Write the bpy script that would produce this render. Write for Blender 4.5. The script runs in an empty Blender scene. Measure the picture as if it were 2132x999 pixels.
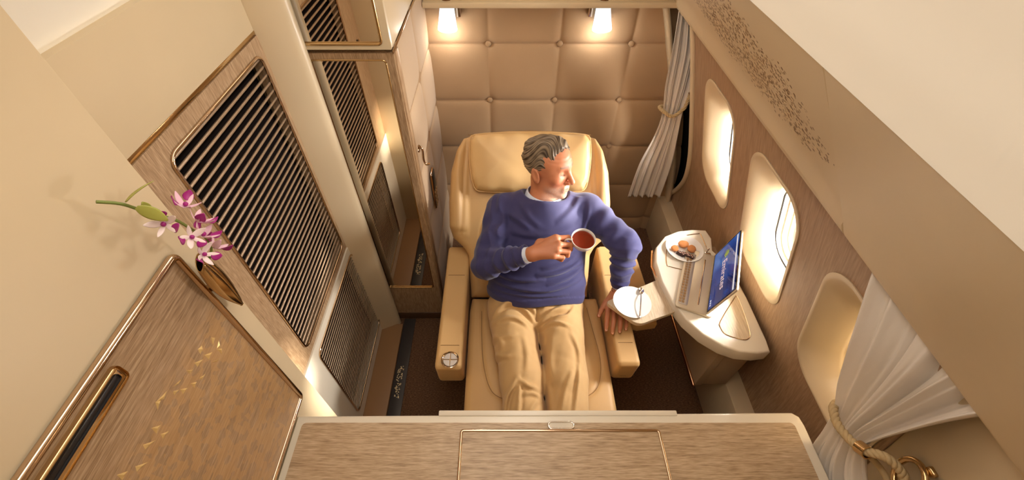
import bpy, bmesh, math, random
import numpy as np
from mathutils import Vector, Matrix, noise as mnoise
random.seed(7)
sc = bpy.context.scene
COL = sc.collection
PI = math.pi

# ------------------------------------------------------------------ camera
CAMH, PITCH, FPX, CX = 2.2, math.radians(47.9), 875.0, 1050.0
cd = bpy.data.cameras.new('camera'); cam = bpy.data.objects.new('camera', cd); COL.objects.link(cam)
cam.location = (0, 0, CAMH); cam.rotation_euler = (math.radians(90) - PITCH, 0, 0)
cd.sensor_width = 36; cd.lens = FPX / 2132 * 36; cd.shift_x = (1066 - CX) / 2132; cd.clip_start = 0.02
sc.camera = cam
_s, _c = math.sin(PITCH), math.cos(PITCH)
def at(x, y, **k):
    """point where the sight line through a photo pixel meets the plane X=, Y= or Z="""
    u = (x - CX) / FPX; v = (y - 499.5) / FPX
    d = (u, _c - _s * v, -_s - _c * v); a, val = list(k.items())[0]; i = 'XYZ'.index(a); o = (0, 0, CAMH)
    t = (val - o[i]) / d[i]
    return Vector([o[j] + t * d[j] for j in range(3)])

# ------------------------------------------------------------------ materials
def S(r, g, b):
    f = lambda c: (c / 255 / 12.92) if c / 255 <= .04045 else ((c / 255 + .055) / 1.055) ** 2.4
    return (f(r), f(g), f(b), 1)
class NT:
    def __init__(s, name):
        s.m = bpy.data.materials.new(name); s.m.use_nodes = True; s.t = s.m.node_tree
        s.p = s.t.nodes['Principled BSDF']; s.out = s.t.nodes['Material Output']
    def n(s, ty, **k):
        o = s.t.nodes.new(ty)
        for a, b in k.items():
            if a.startswith('i_'):
                key = a[2:]; o.inputs[int(key) if key.isdigit() else key.replace('_', ' ')].default_value = b
            else: setattr(o, a, b)
        return o
    def l(s, a, b): s.t.links.new(a, b)
    def coord(s, scale=(1, 1, 1), rot=(0, 0, 0)):
        tc = s.n('ShaderNodeTexCoord'); mp = s.n('ShaderNodeMapping'); mp.inputs['Scale'].default_value = scale
        mp.inputs['Rotation'].default_value = rot
        s.l(tc.outputs['Object'], mp.inputs[0]); return mp.outputs[0]
    def ramp(s, fac, stops):
        r = s.n('ShaderNodeValToRGB'); e = r.color_ramp.elements
        e[0].position, e[0].color = stops[0]; e[1].position, e[1].color = stops[-1]
        for p, c in stops[1:-1]:
            q = e.new(p); q.color = c
        s.l(fac, r.inputs[0]); return r.outputs[0]
    def bump(s, h, strength, dist=.002):
        b = s.n('ShaderNodeBump'); b.inputs['Strength'].default_value = strength; b.inputs['Distance'].default_value = dist
        s.l(h, b.inputs['Height']); s.l(b.outputs[0], s.p.inputs['Normal'])
def plain(name, col, rough=.5, metal=0, bump=None, spec=None, coat=0, var=0, sheen=0, trans=0, emit=None, sss=0):
    t = NT(name); t.p.inputs['Base Color'].default_value = col; t.p.inputs['Roughness'].default_value = rough
    t.p.inputs['Metallic'].default_value = metal
    if spec is not None: t.p.inputs['Specular IOR Level'].default_value = spec
    if coat: t.p.inputs['Coat Weight'].default_value = coat; t.p.inputs['Coat Roughness'].default_value = .1
    if sheen: t.p.inputs['Sheen Weight'].default_value = sheen
    if sss:
        t.p.inputs['Subsurface Weight'].default_value = sss; t.p.inputs['Subsurface Radius'].default_value = (1, .4, .2)
        t.p.inputs['Subsurface Scale'].default_value = .008
    if emit: t.p.inputs['Emission Color'].default_value = emit[0]; t.p.inputs['Emission Strength'].default_value = emit[1]
    if bump or var:
        sc_ = bump[0] if bump else 30
        nz = t.n('ShaderNodeTexNoise', i_Scale=sc_, i_Detail=4.0)
        t.l(t.coord(), nz.inputs['Vector'])
        if bump: t.bump(nz.outputs[0], bump[1], bump[2] if len(bump) > 2 else .002)
        if var:
            nv = t.n('ShaderNodeTexNoise', i_Scale=6.0, i_Detail=3.0); t.l(t.coord(), nv.inputs['Vector'])
            c = Vector(col[:3]); a = tuple(c * (1 - var)) + (1,); b = tuple(c * (1 + var)) + (1,)
            t.l(t.ramp(nv.outputs[0], [(.3, a), (.7, b)]), t.p.inputs['Base Color'])
    return t.m
def wood(name, c1, c2, c3, axis, rough=.42, fine=1.6):
    """fine streaky veneer, grain running along the given axis"""
    t = NT(name)
    along, across = 2.2 * fine, 110 * fine
    scl = [across] * 3; scl['XYZ'.index(axis)] = along * 3
    n1 = t.n('ShaderNodeTexNoise', i_Scale=1.0, i_Detail=5.0, i_Roughness=.65); t.l(t.coord(scl), n1.inputs['Vector'])
    scl2 = [across * 3] * 3; scl2['XYZ'.index(axis)] = along * 9
    n2 = t.n('ShaderNodeTexNoise', i_Scale=1.0, i_Detail=3.0); t.l(t.coord(scl2), n2.inputs['Vector'])
    mx = t.n('ShaderNodeMath', operation='MULTIPLY_ADD'); t.l(n2.outputs[0], mx.inputs[0]); mx.inputs[1].default_value = .5
    ad = t.n('ShaderNodeMath', operation='MULTIPLY'); t.l(n1.outputs[0], ad.inputs[0]); ad.inputs[1].default_value = .5
    t.l(ad.outputs[0], mx.inputs[2])
    t.l(t.ramp(mx.outputs[0], [(.34, c1), (.5, c2), (.66, c3)]), t.p.inputs['Base Color'])
    t.p.inputs['Roughness'].default_value = rough
    t.bump(mx.outputs[0], .10, .001); return t
M = {}
M['cream'] = plain('cream_panel', S(214, 194, 160), .38, var=.02)
M['cream2'] = plain('cream_trim', S(218, 198, 165), .3)
M['white'] = plain('white_lacquer', S(236, 226, 208), .25)
M['ceil'] = plain('ceiling_panel', S(252, 246, 232), .6)
M['woodX'] = wood('oak_veneer_grain_across', S(146, 119, 90), S(190, 163, 130), S(218, 194, 164), 'X').m
M['woodY'] = wood('oak_veneer_grain_lengthwise', S(128, 98, 68), S(168, 137, 104), S(198, 170, 138), 'Y').m
M['woodZ'] = wood('oak_veneer_grain_upright', S(128, 98, 68), S(168, 137, 104), S(198, 170, 138), 'Z').m
M['woodL'] = wood('pale_veneer', S(188, 165, 136), S(206, 186, 158), S(222, 204, 178), 'Y').m
M['chrome'] = plain('polished_champagne_metal', S(205, 178, 150), .12, 1)
M['gold'] = plain('polished_gold_metal', S(208, 176, 128), .16, 1)
M['goldm'] = plain('satin_gold_inlay', S(244, 212, 146), .3, .35)
M['copper'] = plain('copper_edge', S(226, 170, 128), .2, 1)
M['steel'] = plain('polished_steel', S(225, 220, 212), .12, 1)
M['black'] = plain('dark_recess', S(14, 7, 6), .9, spec=.1)  # near-black puts the shade of gaps and recesses into the colour
M['slat'] = plain('grille_slat_metal', S(168, 142, 116), .35, .35)
M['mirror'] = plain('mirror_silver', S(232, 220, 204), .015, 1)
M['leather'] = plain('tan_cream_leather', S(203, 163, 108), .5, bump=(260, .12, .001), var=.03, sheen=.05)
M['leather2'] = plain('leather_headrest', S(216, 178, 122), .48, bump=(240, .14, .001), var=.03)
M['stitch'] = plain('leather_seam', S(140, 105, 62), .7)
M['fabric'] = plain('woven_taupe_fabric', S(178, 146, 110), .85, bump=(420, .35, .002), var=.03, sheen=.2)
M['skirt'] = plain('sill_strip_charcoal', S(58, 52, 50), .45)
M['china'] = plain('white_china', S(236, 233, 228), .14, coat=.3)
M['tea'] = plain('black_tea', S(120, 30, 6), .05, coat=.5)
M['cookie'] = plain('baked_biscuit', S(214, 140, 80), .8, bump=(120, .6, .004), var=.15)
M['choc'] = plain('chocolate', S(62, 30, 18), .4, bump=(200, .5, .003))
M['almond'] = plain('pale_nut_drizzle', S(232, 190, 170), .6)
M['rope'] = plain('braided_rope', S(198, 172, 128), .8, bump=(150, .5, .003), var=.08)
M['dark'] = plain('black_plastic', S(26, 24, 26), .3)
M['silver'] = plain('champagne_laptop_shell', S(214, 200, 176), .35, .3)
M['tape'] = plain('silver_keyboard_deck', S(190, 180, 172), .35, .4)
M['key'] = plain('tan_keys', S(160, 124, 82), .5)
M['stem'] = plain('green_stem', S(120, 132, 60), .5)
M['leaf'] = plain('young_leaf', S(176, 176, 84), .5, var=.15)
M['socket'] = plain('lamp_bracket_bronze', S(150, 112, 84), .25, 1)
def curtain_mat(name, col, rot=(0, 0, 0)):
    t = NT(name); t.p.inputs['Base Color'].default_value = col; t.p.inputs['Roughness'].default_value = .8
    t.p.inputs['Sheen Weight'].default_value = .2
    n = t.n('ShaderNodeTexNoise', i_Scale=1.0, i_Detail=3.0); t.l(t.coord((60, 60, 6)), n.inputs['Vector'])
    t.bump(n.outputs[0], .35, .004)
    tr = t.n('ShaderNodeBsdfTranslucent'); tr.inputs[0].default_value = col
    mx = t.n('ShaderNodeMixShader'); mx.inputs[0].default_value = .2
    t.l(t.p.outputs[0], mx.inputs[1]); t.l(tr.outputs[0], mx.inputs[2]); t.l(mx.outputs[0], t.out.inputs[0]); return t.m
M['curtain'] = curtain_mat('white_curtain_cloth', S(248, 240, 230))
# carpet
def carpet():
    t = NT('dark_brown_carpet')
    n = t.n('ShaderNodeTexNoise', i_Scale=1.0, i_Detail=6.0, i_Roughness=.7); t.l(t.coord((90, 260, 90)), n.inputs['Vector'])
    t.l(t.ramp(n.outputs[0], [(.3, S(62, 40, 26)), (.5, S(104, 72, 48)), (.7, S(150, 112, 80))]), t.p.inputs['Base Color'])
    t.p.inputs['Roughness'].default_value = .95; t.bump(n.outputs[0], .8, .006); return t.m
M['carpet'] = carpet()
# inlaid veneer with faint triangle marquetry
def inlay():
    t = wood('inlaid_veneer', S(134, 104, 72), S(166, 134, 100), S(192, 162, 130), 'Y', .38)
    old = t.p.inputs['Base Color'].links[0].from_socket
    v = t.n('ShaderNodeTexVoronoi', i_Scale=58.0); v.feature = 'F1'; v.distance = 'MANHATTAN'
    t.l(t.coord((1, 1.0, 1.0)), v.inputs['Vector'])
    r = t.ramp(v.outputs['Color'], [(.42, (0, 0, 0, 1)), (.5, (1, 1, 1, 1))])
    sp = t.n('ShaderNodeTexCoord'); sx = t.n('ShaderNodeSeparateXYZ'); t.l(sp.outputs['Object'], sx.inputs[0])
    # fade out toward the plain band along the top edge
    mr = t.n('ShaderNodeMapRange'); t.l(sx.outputs['Z'], mr.inputs[0])
    mr.inputs[1].default_value = 1.44; mr.inputs[2].default_value = 1.50; mr.inputs[3].default_value = .34; mr.inputs[4].default_value = 0
    mu = t.n('ShaderNodeMath', operation='MULTIPLY'); t.l(r, mu.inputs[0]); t.l(mr.outputs[0], mu.inputs[1])
    mx = t.n('ShaderNodeMix', data_type='RGBA'); t.l(mu.outputs[0], mx.inputs[0]); t.l(old, mx.inputs[6])
    mx.inputs[7].default_value = S(206, 158, 96); t.l(mx.outputs[2], t.p.inputs['Base Color']); return t.m
M['inlay'] = inlay()
# fleck pattern on the overhead panel (object coordinates: y along the cabin, local s up the panel in the UV map)
def flecks():
    t = NT('cream_panel_with_metal_flecks'); t.p.inputs['Roughness'].default_value = .42
    uv = t.n('ShaderNodeUVMap'); uv.uv_map = 'UVMap'
    sx = t.n('ShaderNodeSeparateXYZ'); t.l(uv.outputs[0], sx.inputs[0])
    mp = t.n('ShaderNodeMapping'); mp.inputs['Scale'].default_value = (95, 130, 1); t.l(uv.outputs[0], mp.inputs[0])
    v = t.n('ShaderNodeTexVoronoi', i_Scale=1.0); t.l(mp.outputs[0], v.inputs['Vector'])
    nz = t.n('ShaderNodeTexNoise', i_Scale=9.0, i_Detail=3.0); t.l(uv.outputs[0], nz.inputs['Vector'])
    # ellipse: centre (yc, sc), slanted
    def math_(op, a, b=None, c=None):
        m = t.n('ShaderNodeMath', operation=op)
        for i, q in enumerate((a, b, c)):
            if q is None: continue
            if isinstance(q, (int, float)): m.inputs[i].default_value = q
            else: t.l(q, m.inputs[i])
        return m.outputs[0]
    du = math_('SUBTRACT', sx.outputs[0], 1.24); dv = math_('SUBTRACT', sx.outputs[1], .275)
    a = math_('ADD', math_('MULTIPLY', du, .985), math_('MULTIPLY', dv, .10)); b = math_('ADD', math_('MULTIPLY', du, -.10), math_('MULTIPLY', dv, .985))
    a = math_('DIVIDE', a, .58); b = math_('DIVIDE', b, .145)
    r = math_('SQRT', math_('ADD', math_('MULTIPLY', a, a), math_('MULTIPLY', b, b)))
    r = math_('ADD', r, math_('MULTIPLY', math_('SUBTRACT', nz.outputs[0], .5), .5))
    mask = math_('SUBTRACT', 1.0, math_('SMOOTH_MIN', math_('MAXIMUM', math_('MULTIPLY', math_('SUBTRACT', r, .72), 3.2), 0.0), 1.0, 0.0))
    bw = t.n('ShaderNodeRGBToBW'); t.l(v.outputs['Color'], bw.inputs[0])
    on = math_('MULTIPLY', math_('LESS_THAN', v.outputs['Distance'], .52), math_('LESS_THAN', bw.outputs[0], math_('MULTIPLY', mask, .95)))
    tone = t.ramp(bw.outputs[0], [(.25, S(136, 108, 72)), (.5, S(228, 208, 170)), (.65, S(146, 116, 80))])
    mx = t.n('ShaderNodeMix', data_type='RGBA'); t.l(on, mx.inputs[0]); mx.inputs[6].default_value = S(214, 194, 160); t.l(tone, mx.inputs[7])
    t.l(mx.outputs[2], t.p.inputs['Base Color']); t.l(math_('MULTIPLY', on, .6), t.p.inputs['Metallic']); return t.m
M['flecks'] = flecks()
def glass():
    t = NT('window_glass'); t.t.nodes.remove(t.p)
    a = t.n('ShaderNodeBsdfTransparent'); g = t.n('ShaderNodeBsdfGlossy'); g.inputs['Roughness'].default_value = .02
    mx = t.n('ShaderNodeMixShader'); mx.inputs[0].default_value = .07
    t.l(a.outputs[0], mx.inputs[1]); t.l(g.outputs[0], mx.inputs[2]); t.l(mx.outputs[0], t.out.inputs[0]); return t.m
M['glass'] = glass()
def shade():
    t = NT('frosted_lamp_glass'); t.p.inputs['Base Color'].default_value = S(240, 246, 255)
    t.p.inputs['Emission Color'].default_value = S(214, 236, 255); t.p.inputs['Emission Strength'].default_value = 1.15
    t.p.inputs['Roughness'].default_value = .3; return t.m
M['shade'] = shade()

# ------------------------------------------------------------------ mesh builder
class MB:
    def __init__(s): s.v = []; s.f = []
    def add(s, vs, fs):
        b = len(s.v); s.v += [tuple(v) for v in vs]; s.f += [tuple(i + b for i in f) for f in fs]; return s
    def bm(s, bm):
        bm.verts.ensure_lookup_table(); bm.verts.index_update()
        s.add([v.co[:] for v in bm.verts], [[v.index for v in f.verts] for f in bm.faces]); bm.free(); return s
    def box(s, x0, x1, y0, y1, z0, z1, bev=.003, seg=2, mat=None):
        bm = bmesh.new(); bmesh.ops.create_cube(bm, size=1)
        for v in bm.verts: v.co = Vector(((x0 + x1) / 2 + v.co.x * (x1 - x0), (y0 + y1) / 2 + v.co.y * (y1 - y0), (z0 + z1) / 2 + v.co.z * (z1 - z0)))
        if bev: bmesh.ops.bevel(bm, geom=bm.edges[:], offset=bev, segments=seg, profile=.5, affect='EDGES')
        if mat:
            bmesh.ops.transform(bm, matrix=mat, verts=bm.verts)
        return s.bm(bm)
    def prism(s, pts, h0, h1, bev=.003, seg=2, mat=None, axis='Z'):
        bm = bmesh.new()
        vs = [bm.verts.new((p[0], p[1], h0)) for p in pts]; f = bm.faces.new(vs)
        r = bmesh.ops.extrude_face_region(bm, geom=[f]); tv = [e for e in r['geom'] if isinstance(e, bmesh.types.BMVert)]
        for v in tv: v.co.z = h1
        bmesh.ops.recalc_face_normals(bm, faces=bm.faces)
        if bev:
            ed = [e for e in bm.edges if abs(e.verts[0].co.z - e.verts[1].co.z) < 1e-7]
            bmesh.ops.bevel(bm, geom=ed, offset=bev, segments=seg, profile=.5, affect='EDGES', clamp_overlap=True)
        if axis == 'X':
            for v in bm.verts: v.co = Vector((v.co.z, v.co.x, v.co.y))
        if axis == 'Y':
            for v in bm.verts: v.co = Vector((v.co.x, v.co.z, v.co.y))
        if mat: bmesh.ops.transform(bm, matrix=mat, verts=bm.verts)
        bmesh.ops.recalc_face_normals(bm, faces=bm.faces)
        return s.bm(bm)
    def tube(s, path, r, n=8, closed=False, rs=None, flat=1.0, up=None):
        P = [Vector(p) for p in path]; L = len(P); base = len(s.v); rs = rs or [r] * L
        prev = Vector(up) if up else None; fs = []; vs = []
        for i, p in enumerate(P):
            a = P[i - 1] if (i > 0 or closed) else p; b = P[(i + 1) % L] if (i < L - 1 or closed) else p
            t = (b - a).normalized() if (b - a).length > 1e-9 else Vector((0, 0, 1))
            if prev is None: prev = Vector((0, 0, 1)) if abs(t.z) < .9 else Vector((1, 0, 0))
            u = (prev - t * prev.dot(t))
            u = u.normalized() if u.length > 1e-6 else t.orthogonal().normalized()
            w = t.cross(u); prev = u
            for k in range(n):
                g = 2 * PI * k / n; vs.append(p + (u * math.cos(g) * flat + w * math.sin(g)) * rs[i])
        m = L if closed else L - 1
        for i in range(m):
            for k in range(n):
                a = i * n + k; b = i * n + (k + 1) % n; c = ((i + 1) % L) * n + (k + 1) % n; d = ((i + 1) % L) * n + k
                fs.append((a, b, c, d))
        if not closed: fs.append(tuple(range(n))[::-1]); fs.append(tuple((L - 1) * n + k for k in range(n)))
        return s.add(vs, fs)
    def lathe(s, prof, n=40, mat=None):
        """prof: (radius, height) pairs; both ends at radius 0 close"""
        vs = []; fs = []; rings = []
        for r, h in prof:
            if r < 1e-7: rings.append([len(vs)]); vs.append(Vector((0, 0, h)))
            else:
                rings.append(list(range(len(vs), len(vs) + n)))
                vs += [Vector((r * math.cos(2 * PI * k / n), r * math.sin(2 * PI * k / n), h)) for k in range(n)]
        for a, b in zip(rings, rings[1:]):
            for k in range(n):
                q = (k + 1) % n
                if len(a) == 1 and len(b) == 1: continue
                if len(a) == 1: fs.append((a[0], b[q], b[k]))
                elif len(b) == 1: fs.append((a[k], a[q], b[0]))
                else: fs.append((a[k], a[q], b[q], b[k]))
        if mat: vs = [mat @ v for v in vs]
        return s.add(vs, fs)
    def grid(s, fn, nu, nv, closed_u=False, thick=0, keep=None):
        vs = [fn(i / nu, j / nv) for j in range(nv + 1) for i in range(nu + 1)]
        fs = [(j * (nu + 1) + i, j * (nu + 1) + i + 1, (j + 1) * (nu + 1) + i + 1, (j + 1) * (nu + 1) + i)
              for j in range(nv) for i in range(nu) if keep is None or keep(i, j)]
        return s.add(vs, fs)
    def ball(s, c, r, mat=None, seg=16):
        c = Vector(c); rr = Vector((r, r, r)) if isinstance(r, (int, float)) else Vector(r)
        pr = [(math.sin(PI * i / 10), -math.cos(PI * i / 10)) for i in range(11)]; pr[0] = (0, -1); pr[-1] = (0, 1)
        m = Matrix.Translation(c) @ (mat or Matrix.Identity(4)) @ Matrix.Diagonal((rr.x, rr.y, rr.z, 1))
        return s.lathe(pr, seg, m)
OFF = {}
def tag(o, label=None, cat=None, group=None, kind=None):
    if label: o['label'] = label
    if cat: o['category'] = cat
    if group: o['group'] = group
    if kind: o['kind'] = kind
    return o
def thing(name, label, cat, loc, group=None):
    o = bpy.data.objects.new(name, None); o.empty_display_size = .05; COL.objects.link(o); o.location = loc
    OFF[o.name] = Vector(loc); return tag(o, label, cat, group)
def link_mesh(name, me, mat, parent, smooth=35):
    me.materials.append(mat if not isinstance(mat, str) else M[mat])
    if smooth:
        me.shade_smooth()
        if smooth < 180: me.set_sharp_from_angle(angle=math.radians(smooth))
    o = bpy.data.objects.new(name, me); COL.objects.link(o)
    if parent is not None: o.parent = parent; OFF[o.name] = OFF[parent.name]
    else: OFF[o.name] = Vector((0, 0, 0))
    return o
def mk(name, mb, mat, parent=None, smooth=35, origin=None):
    """links the collected shapes as ONE mesh; geometry is given in room coordinates"""
    off = OFF[parent.name] if parent is not None else Vector(origin or (0, 0, 0))
    me = bpy.data.meshes.new(name)
    me.from_pydata([(v[0] - off.x, v[1] - off.y, v[2] - off.z) for v in mb.v], [], mb.f)
    me.update()
    bm = bmesh.new(); bm.from_mesh(me); bmesh.ops.recalc_face_normals(bm, faces=bm.faces); bm.to_mesh(me); bm.free()
    o = link_mesh(name, me, mat, parent, smooth)
    if parent is None and origin: o.location = origin; OFF[o.name] = Vector(origin)
    return o
def struct(name, mb, mat, smooth=35, parent=None):
    o = mk(name, mb, mat, parent, smooth)
    if parent is None: o['kind'] = 'structure'
    return o
def rrect(cx, cy, hx, hy, r, n=6):
    out = []
    for sx, sy, a0 in ((1, 1, 0), (-1, 1, 90), (-1, -1, 180), (1, -1, 270)):
        for k in range(n + 1):
            a = math.radians(a0 + 90 * k / n); out.append((cx + sx * (hx - r) + r * math.cos(a), cy + sy * (hy - r) + r * math.sin(a)))
    return out
def smoothpts(pts, n=8, closed=True):
    out = []; L = len(pts)
    rng = range(L) if closed else range(L - 1)
    for i in rng:
        p0, p1, p2, p3 = [Vector(pts[(i + k) % L]) if closed else Vector(pts[min(max(i + k, 0), L - 1)]) for k in (-1, 0, 1, 2)]
        for j in range(n):
            t = j / n
            out.append(.5 * ((2 * p1) + (p2 - p0) * t + (2 * p0 - 5 * p1 + 4 * p2 - p3) * t * t + (-p0 + 3 * p1 - 3 * p2 + p3) * t ** 3))
    if not closed: out.append(Vector(pts[-1]))
    return out
# ------------------------------------------------------------------ signed-distance surfaces (surface nets)
def snets(f, lo, hi, h):
    ax = [np.arange(lo[i], hi[i] + h, h, dtype=np.float32) for i in range(3)]
    X, Y, Z = np.meshgrid(*ax, indexing='ij')
    V = f(X, Y, Z).astype(np.float32); nx, ny, nz = V.shape
    I = V < 0
    mixed = np.zeros((nx - 1, ny - 1, nz - 1), bool); a = I[:-1, :-1, :-1]
    for dx in (0, 1):
        for dy in (0, 1):
            for dz in (0, 1):
                mixed |= I[dx:nx - 1 + dx, dy:ny - 1 + dy, dz:nz - 1 + dz] != a
    ci, cj, ck = np.nonzero(mixed); n = len(ci)
    idx = -np.ones(mixed.shape, np.int64); idx[ci, cj, ck] = np.arange(n)
    acc = np.zeros((n, 3)); cnt = np.zeros(n)
    for axis in range(3):
        for p in (0, 1):
            for q in (0, 1):
                o = [0, 0, 0]; o[(axis + 1) % 3] = p; o[(axis + 2) % 3] = q; e = list(o); e[axis] = 1
                v0 = V[ci + o[0], cj + o[1], ck + o[2]]; v1 = V[ci + e[0], cj + e[1], ck + e[2]]
                m = (v0 < 0) != (v1 < 0); t = np.where(m, v0 / np.where(m, v0 - v1, 1), 0)
                P = np.tile(np.array(o, float), (n, 1)); P[:, axis] = t
                acc[m] += P[m]; cnt[m] += 1
    P = acc / cnt[:, None] + np.stack([ci, cj, ck], 1); P = P * h + np.array([ax[0][0], ax[1][0], ax[2][0]])
    F = []
    for axis in range(3):
        b, c = (axis + 1) % 3, (axis + 2) % 3
        s0 = [slice(None)] * 3; s1 = [slice(None)] * 3; s0[axis] = slice(0, -1); s1[axis] = slice(1, None)
        ch = I[tuple(s0)] != I[tuple(s1)]
        e = np.stack(np.nonzero(ch), 1)
        ok = (e[:, b] > 0) & (e[:, c] > 0) & (e[:, b] < V.shape[b] - 1) & (e[:, c] < V.shape[c] - 1); e = e[ok]
        def cell(db, dc):
            g = e.copy(); g[:, b] -= db; g[:, c] -= dc; return idx[g[:, 0], g[:, 1], g[:, 2]]
        q = np.stack([cell(1, 1), cell(0, 1), cell(0, 0), cell(1, 0)], 1)
        ins = I[tuple(s0)][tuple(np.stack(np.nonzero(ch), 0))][ok]
        q[~ins] = q[~ins][:, ::-1]; F.append(q)
    F = np.concatenate(F); F = F[(F >= 0).all(1)]
    return P, F
def np_mesh(name, parts, mat, parent, smooth=180, cols=None):
    off = np.array(OFF[parent.name]) if parent is not None else np.zeros(3)
    vs = []; fs = []; b = 0
    for P, F in parts: vs.append(P - off); fs.append(F + b); b += len(P)
    V = np.concatenate(vs); F = np.concatenate(fs)
    me = bpy.data.meshes.new(name); me.vertices.add(len(V)); me.vertices.foreach_set('co', V.ravel())
    me.loops.add(F.size); me.loops.foreach_set('vertex_index', F.ravel().astype(np.int32))
    me.polygons.add(len(F)); me.polygons.foreach_set('loop_start', np.arange(0, F.size, 4, dtype=np.int32))
    me.update(calc_edges=True); me.validate()
    if cols is not None:
        ca = me.color_attributes.new('Col', 'FLOAT_COLOR', 'POINT')
        ca.data.foreach_set('color', np.concatenate([cols, np.ones((len(cols), 1))], 1).ravel())
    return link_mesh(name, me, mat, parent, smooth)
def cap(X, Y, Z, a, b, ra, rb=None):
    rb = ra if rb is None else rb; a = np.array(a, float); b = np.array(b, float); d = b - a; L = max(float(d @ d), 1e-9)
    t = np.clip(((X - a[0]) * d[0] + (Y - a[1]) * d[1] + (Z - a[2]) * d[2]) / L, 0, 1)
    return np.sqrt((X - a[0] - t * d[0]) ** 2 + (Y - a[1] - t * d[1]) ** 2 + (Z - a[2] - t * d[2]) ** 2) - (ra + (rb - ra) * t)
def ell(X, Y, Z, c, r):
    k0 = np.sqrt(((X - c[0]) / r[0]) ** 2 + ((Y - c[1]) / r[1]) ** 2 + ((Z - c[2]) / r[2]) ** 2)
    k1 = np.sqrt(((X - c[0]) / r[0] ** 2) ** 2 + ((Y - c[1]) / r[1] ** 2) ** 2 + ((Z - c[2]) / r[2] ** 2) ** 2) + 1e-9
    return k0 * (k0 - 1) / k1
def smin(a, b, k):
    h = np.clip(.5 + .5 * (b - a) / k, 0, 1); return b * (1 - h) + a * h - k * h * (1 - h)
def smax(a, b, k): return -smin(-a, -b, k)
def frame(origin, ex, ey, ez):
    m = Matrix.Identity(4)
    for i, e in enumerate((ex, ey, ez)):
        for j in range(3): m[j][i] = e[j]
    for j in range(3): m[j][3] = origin[j]
    return m
def polysdf(X, Y, pts):
    d = np.full(X.shape, 1e9, np.float32); ins = np.zeros(X.shape, bool); n = len(pts)
    for i in range(n):
        x0, y0 = pts[i]; x1, y1 = pts[(i + 1) % n]; ex, ey = x1 - x0, y1 - y0; L = ex * ex + ey * ey
        if L < 1e-12: continue
        t = np.clip(((X - x0) * ex + (Y - y0) * ey) / L, 0, 1)
        d = np.minimum(d, (X - x0 - t * ex) ** 2 + (Y - y0 - t * ey) ** 2)
        if abs(ey) > 1e-12:
            c = ((y0 > Y) != (y1 > Y)) & (X < ex * (Y - y0) / ey + x0); ins ^= c
    d = np.sqrt(d); return np.where(ins, -d, d)
def cushion(outline, n0, n1, r, h, mtx, bulge=0, seams=(), extra=None):
    """soft upholstered slab: outline in (x, y), thickness n0..n1 along z, edge radius r"""
    xs = [p[0] for p in outline]; ys = [p[1] for p in outline]
    nx = np.arange(min(xs) - .02, max(xs) + .02, h, dtype=np.float32); ny = np.arange(min(ys) - .02, max(ys) + .02, h, dtype=np.float32)
    A, B = np.meshgrid(nx, ny, indexing='ij'); D = polysdf(A, B, outline)
    up = bulge * (1 - np.exp(np.minimum(D, 0) / .07))
    for pts, dep, wid in seams:
        ds = np.full(A.shape, 1e9)
        for p, q in zip(pts, pts[1:]): ds = np.minimum(ds, cap(A, B, 0 * A, (p[0], p[1], 0), (q[0], q[1], 0), 0))
        up = up - dep * np.exp(-(ds / wid) ** 2)
    if extra is not None: up = up + extra(A, B, D)
    def f(X, Y, Z):
        ix = np.clip(((X - nx[0]) / h).round().astype(int), 0, len(nx) - 1); iy = np.clip(((Y - ny[0]) / h).round().astype(int), 0, len(ny) - 1)
        d2 = D[ix, iy]; u = up[ix, iy]; mid = (n0 + n1) / 2; hz = np.where(Z > mid, (n1 - n0) / 2 + u, (n1 - n0) / 2)
        dz = np.abs(Z - mid) - hz
        return np.minimum(np.maximum(d2 + r, dz + r), 0) + np.sqrt(np.maximum(d2 + r, 0) ** 2 + np.maximum(dz + r, 0) ** 2) - r
    P, F = snets(f, (nx[0], ny[0], n0 - 2 * h), (nx[-1] - h, ny[-1] - h, n1 + max(bulge, 0) + .07), h)
    m = np.array(mtx); P = P @ m[:3, :3].T + m[:3, 3]
    if np.linalg.det(m[:3, :3]) < 0: F = F[:, ::-1]
    return P, F
# ================================================================== THE SETTING
def wallX(z):
    pts = [(0, 1.10), (.3, 1.105), (.6, 1.068), (.87, 1.0), (1.12, .925), (1.37, .845), (1.5, .80), (1.62, .755)]
    for (z0, a), (z1, b) in zip(pts, pts[1:]):
        if z <= z1: return a + (b - a) * (z - z0) / (z1 - z0)
    return pts[-1][1]
def wallXs(z): return (wallX(z - .06) + 2 * wallX(z) + wallX(z + .06)) / 4 if z > .06 else wallX(z)
b = MB(); b.box(-1.0, 1.3, -.7, 2.3, -.05, 0, 0); struct('floor', b, 'carpet')
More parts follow.
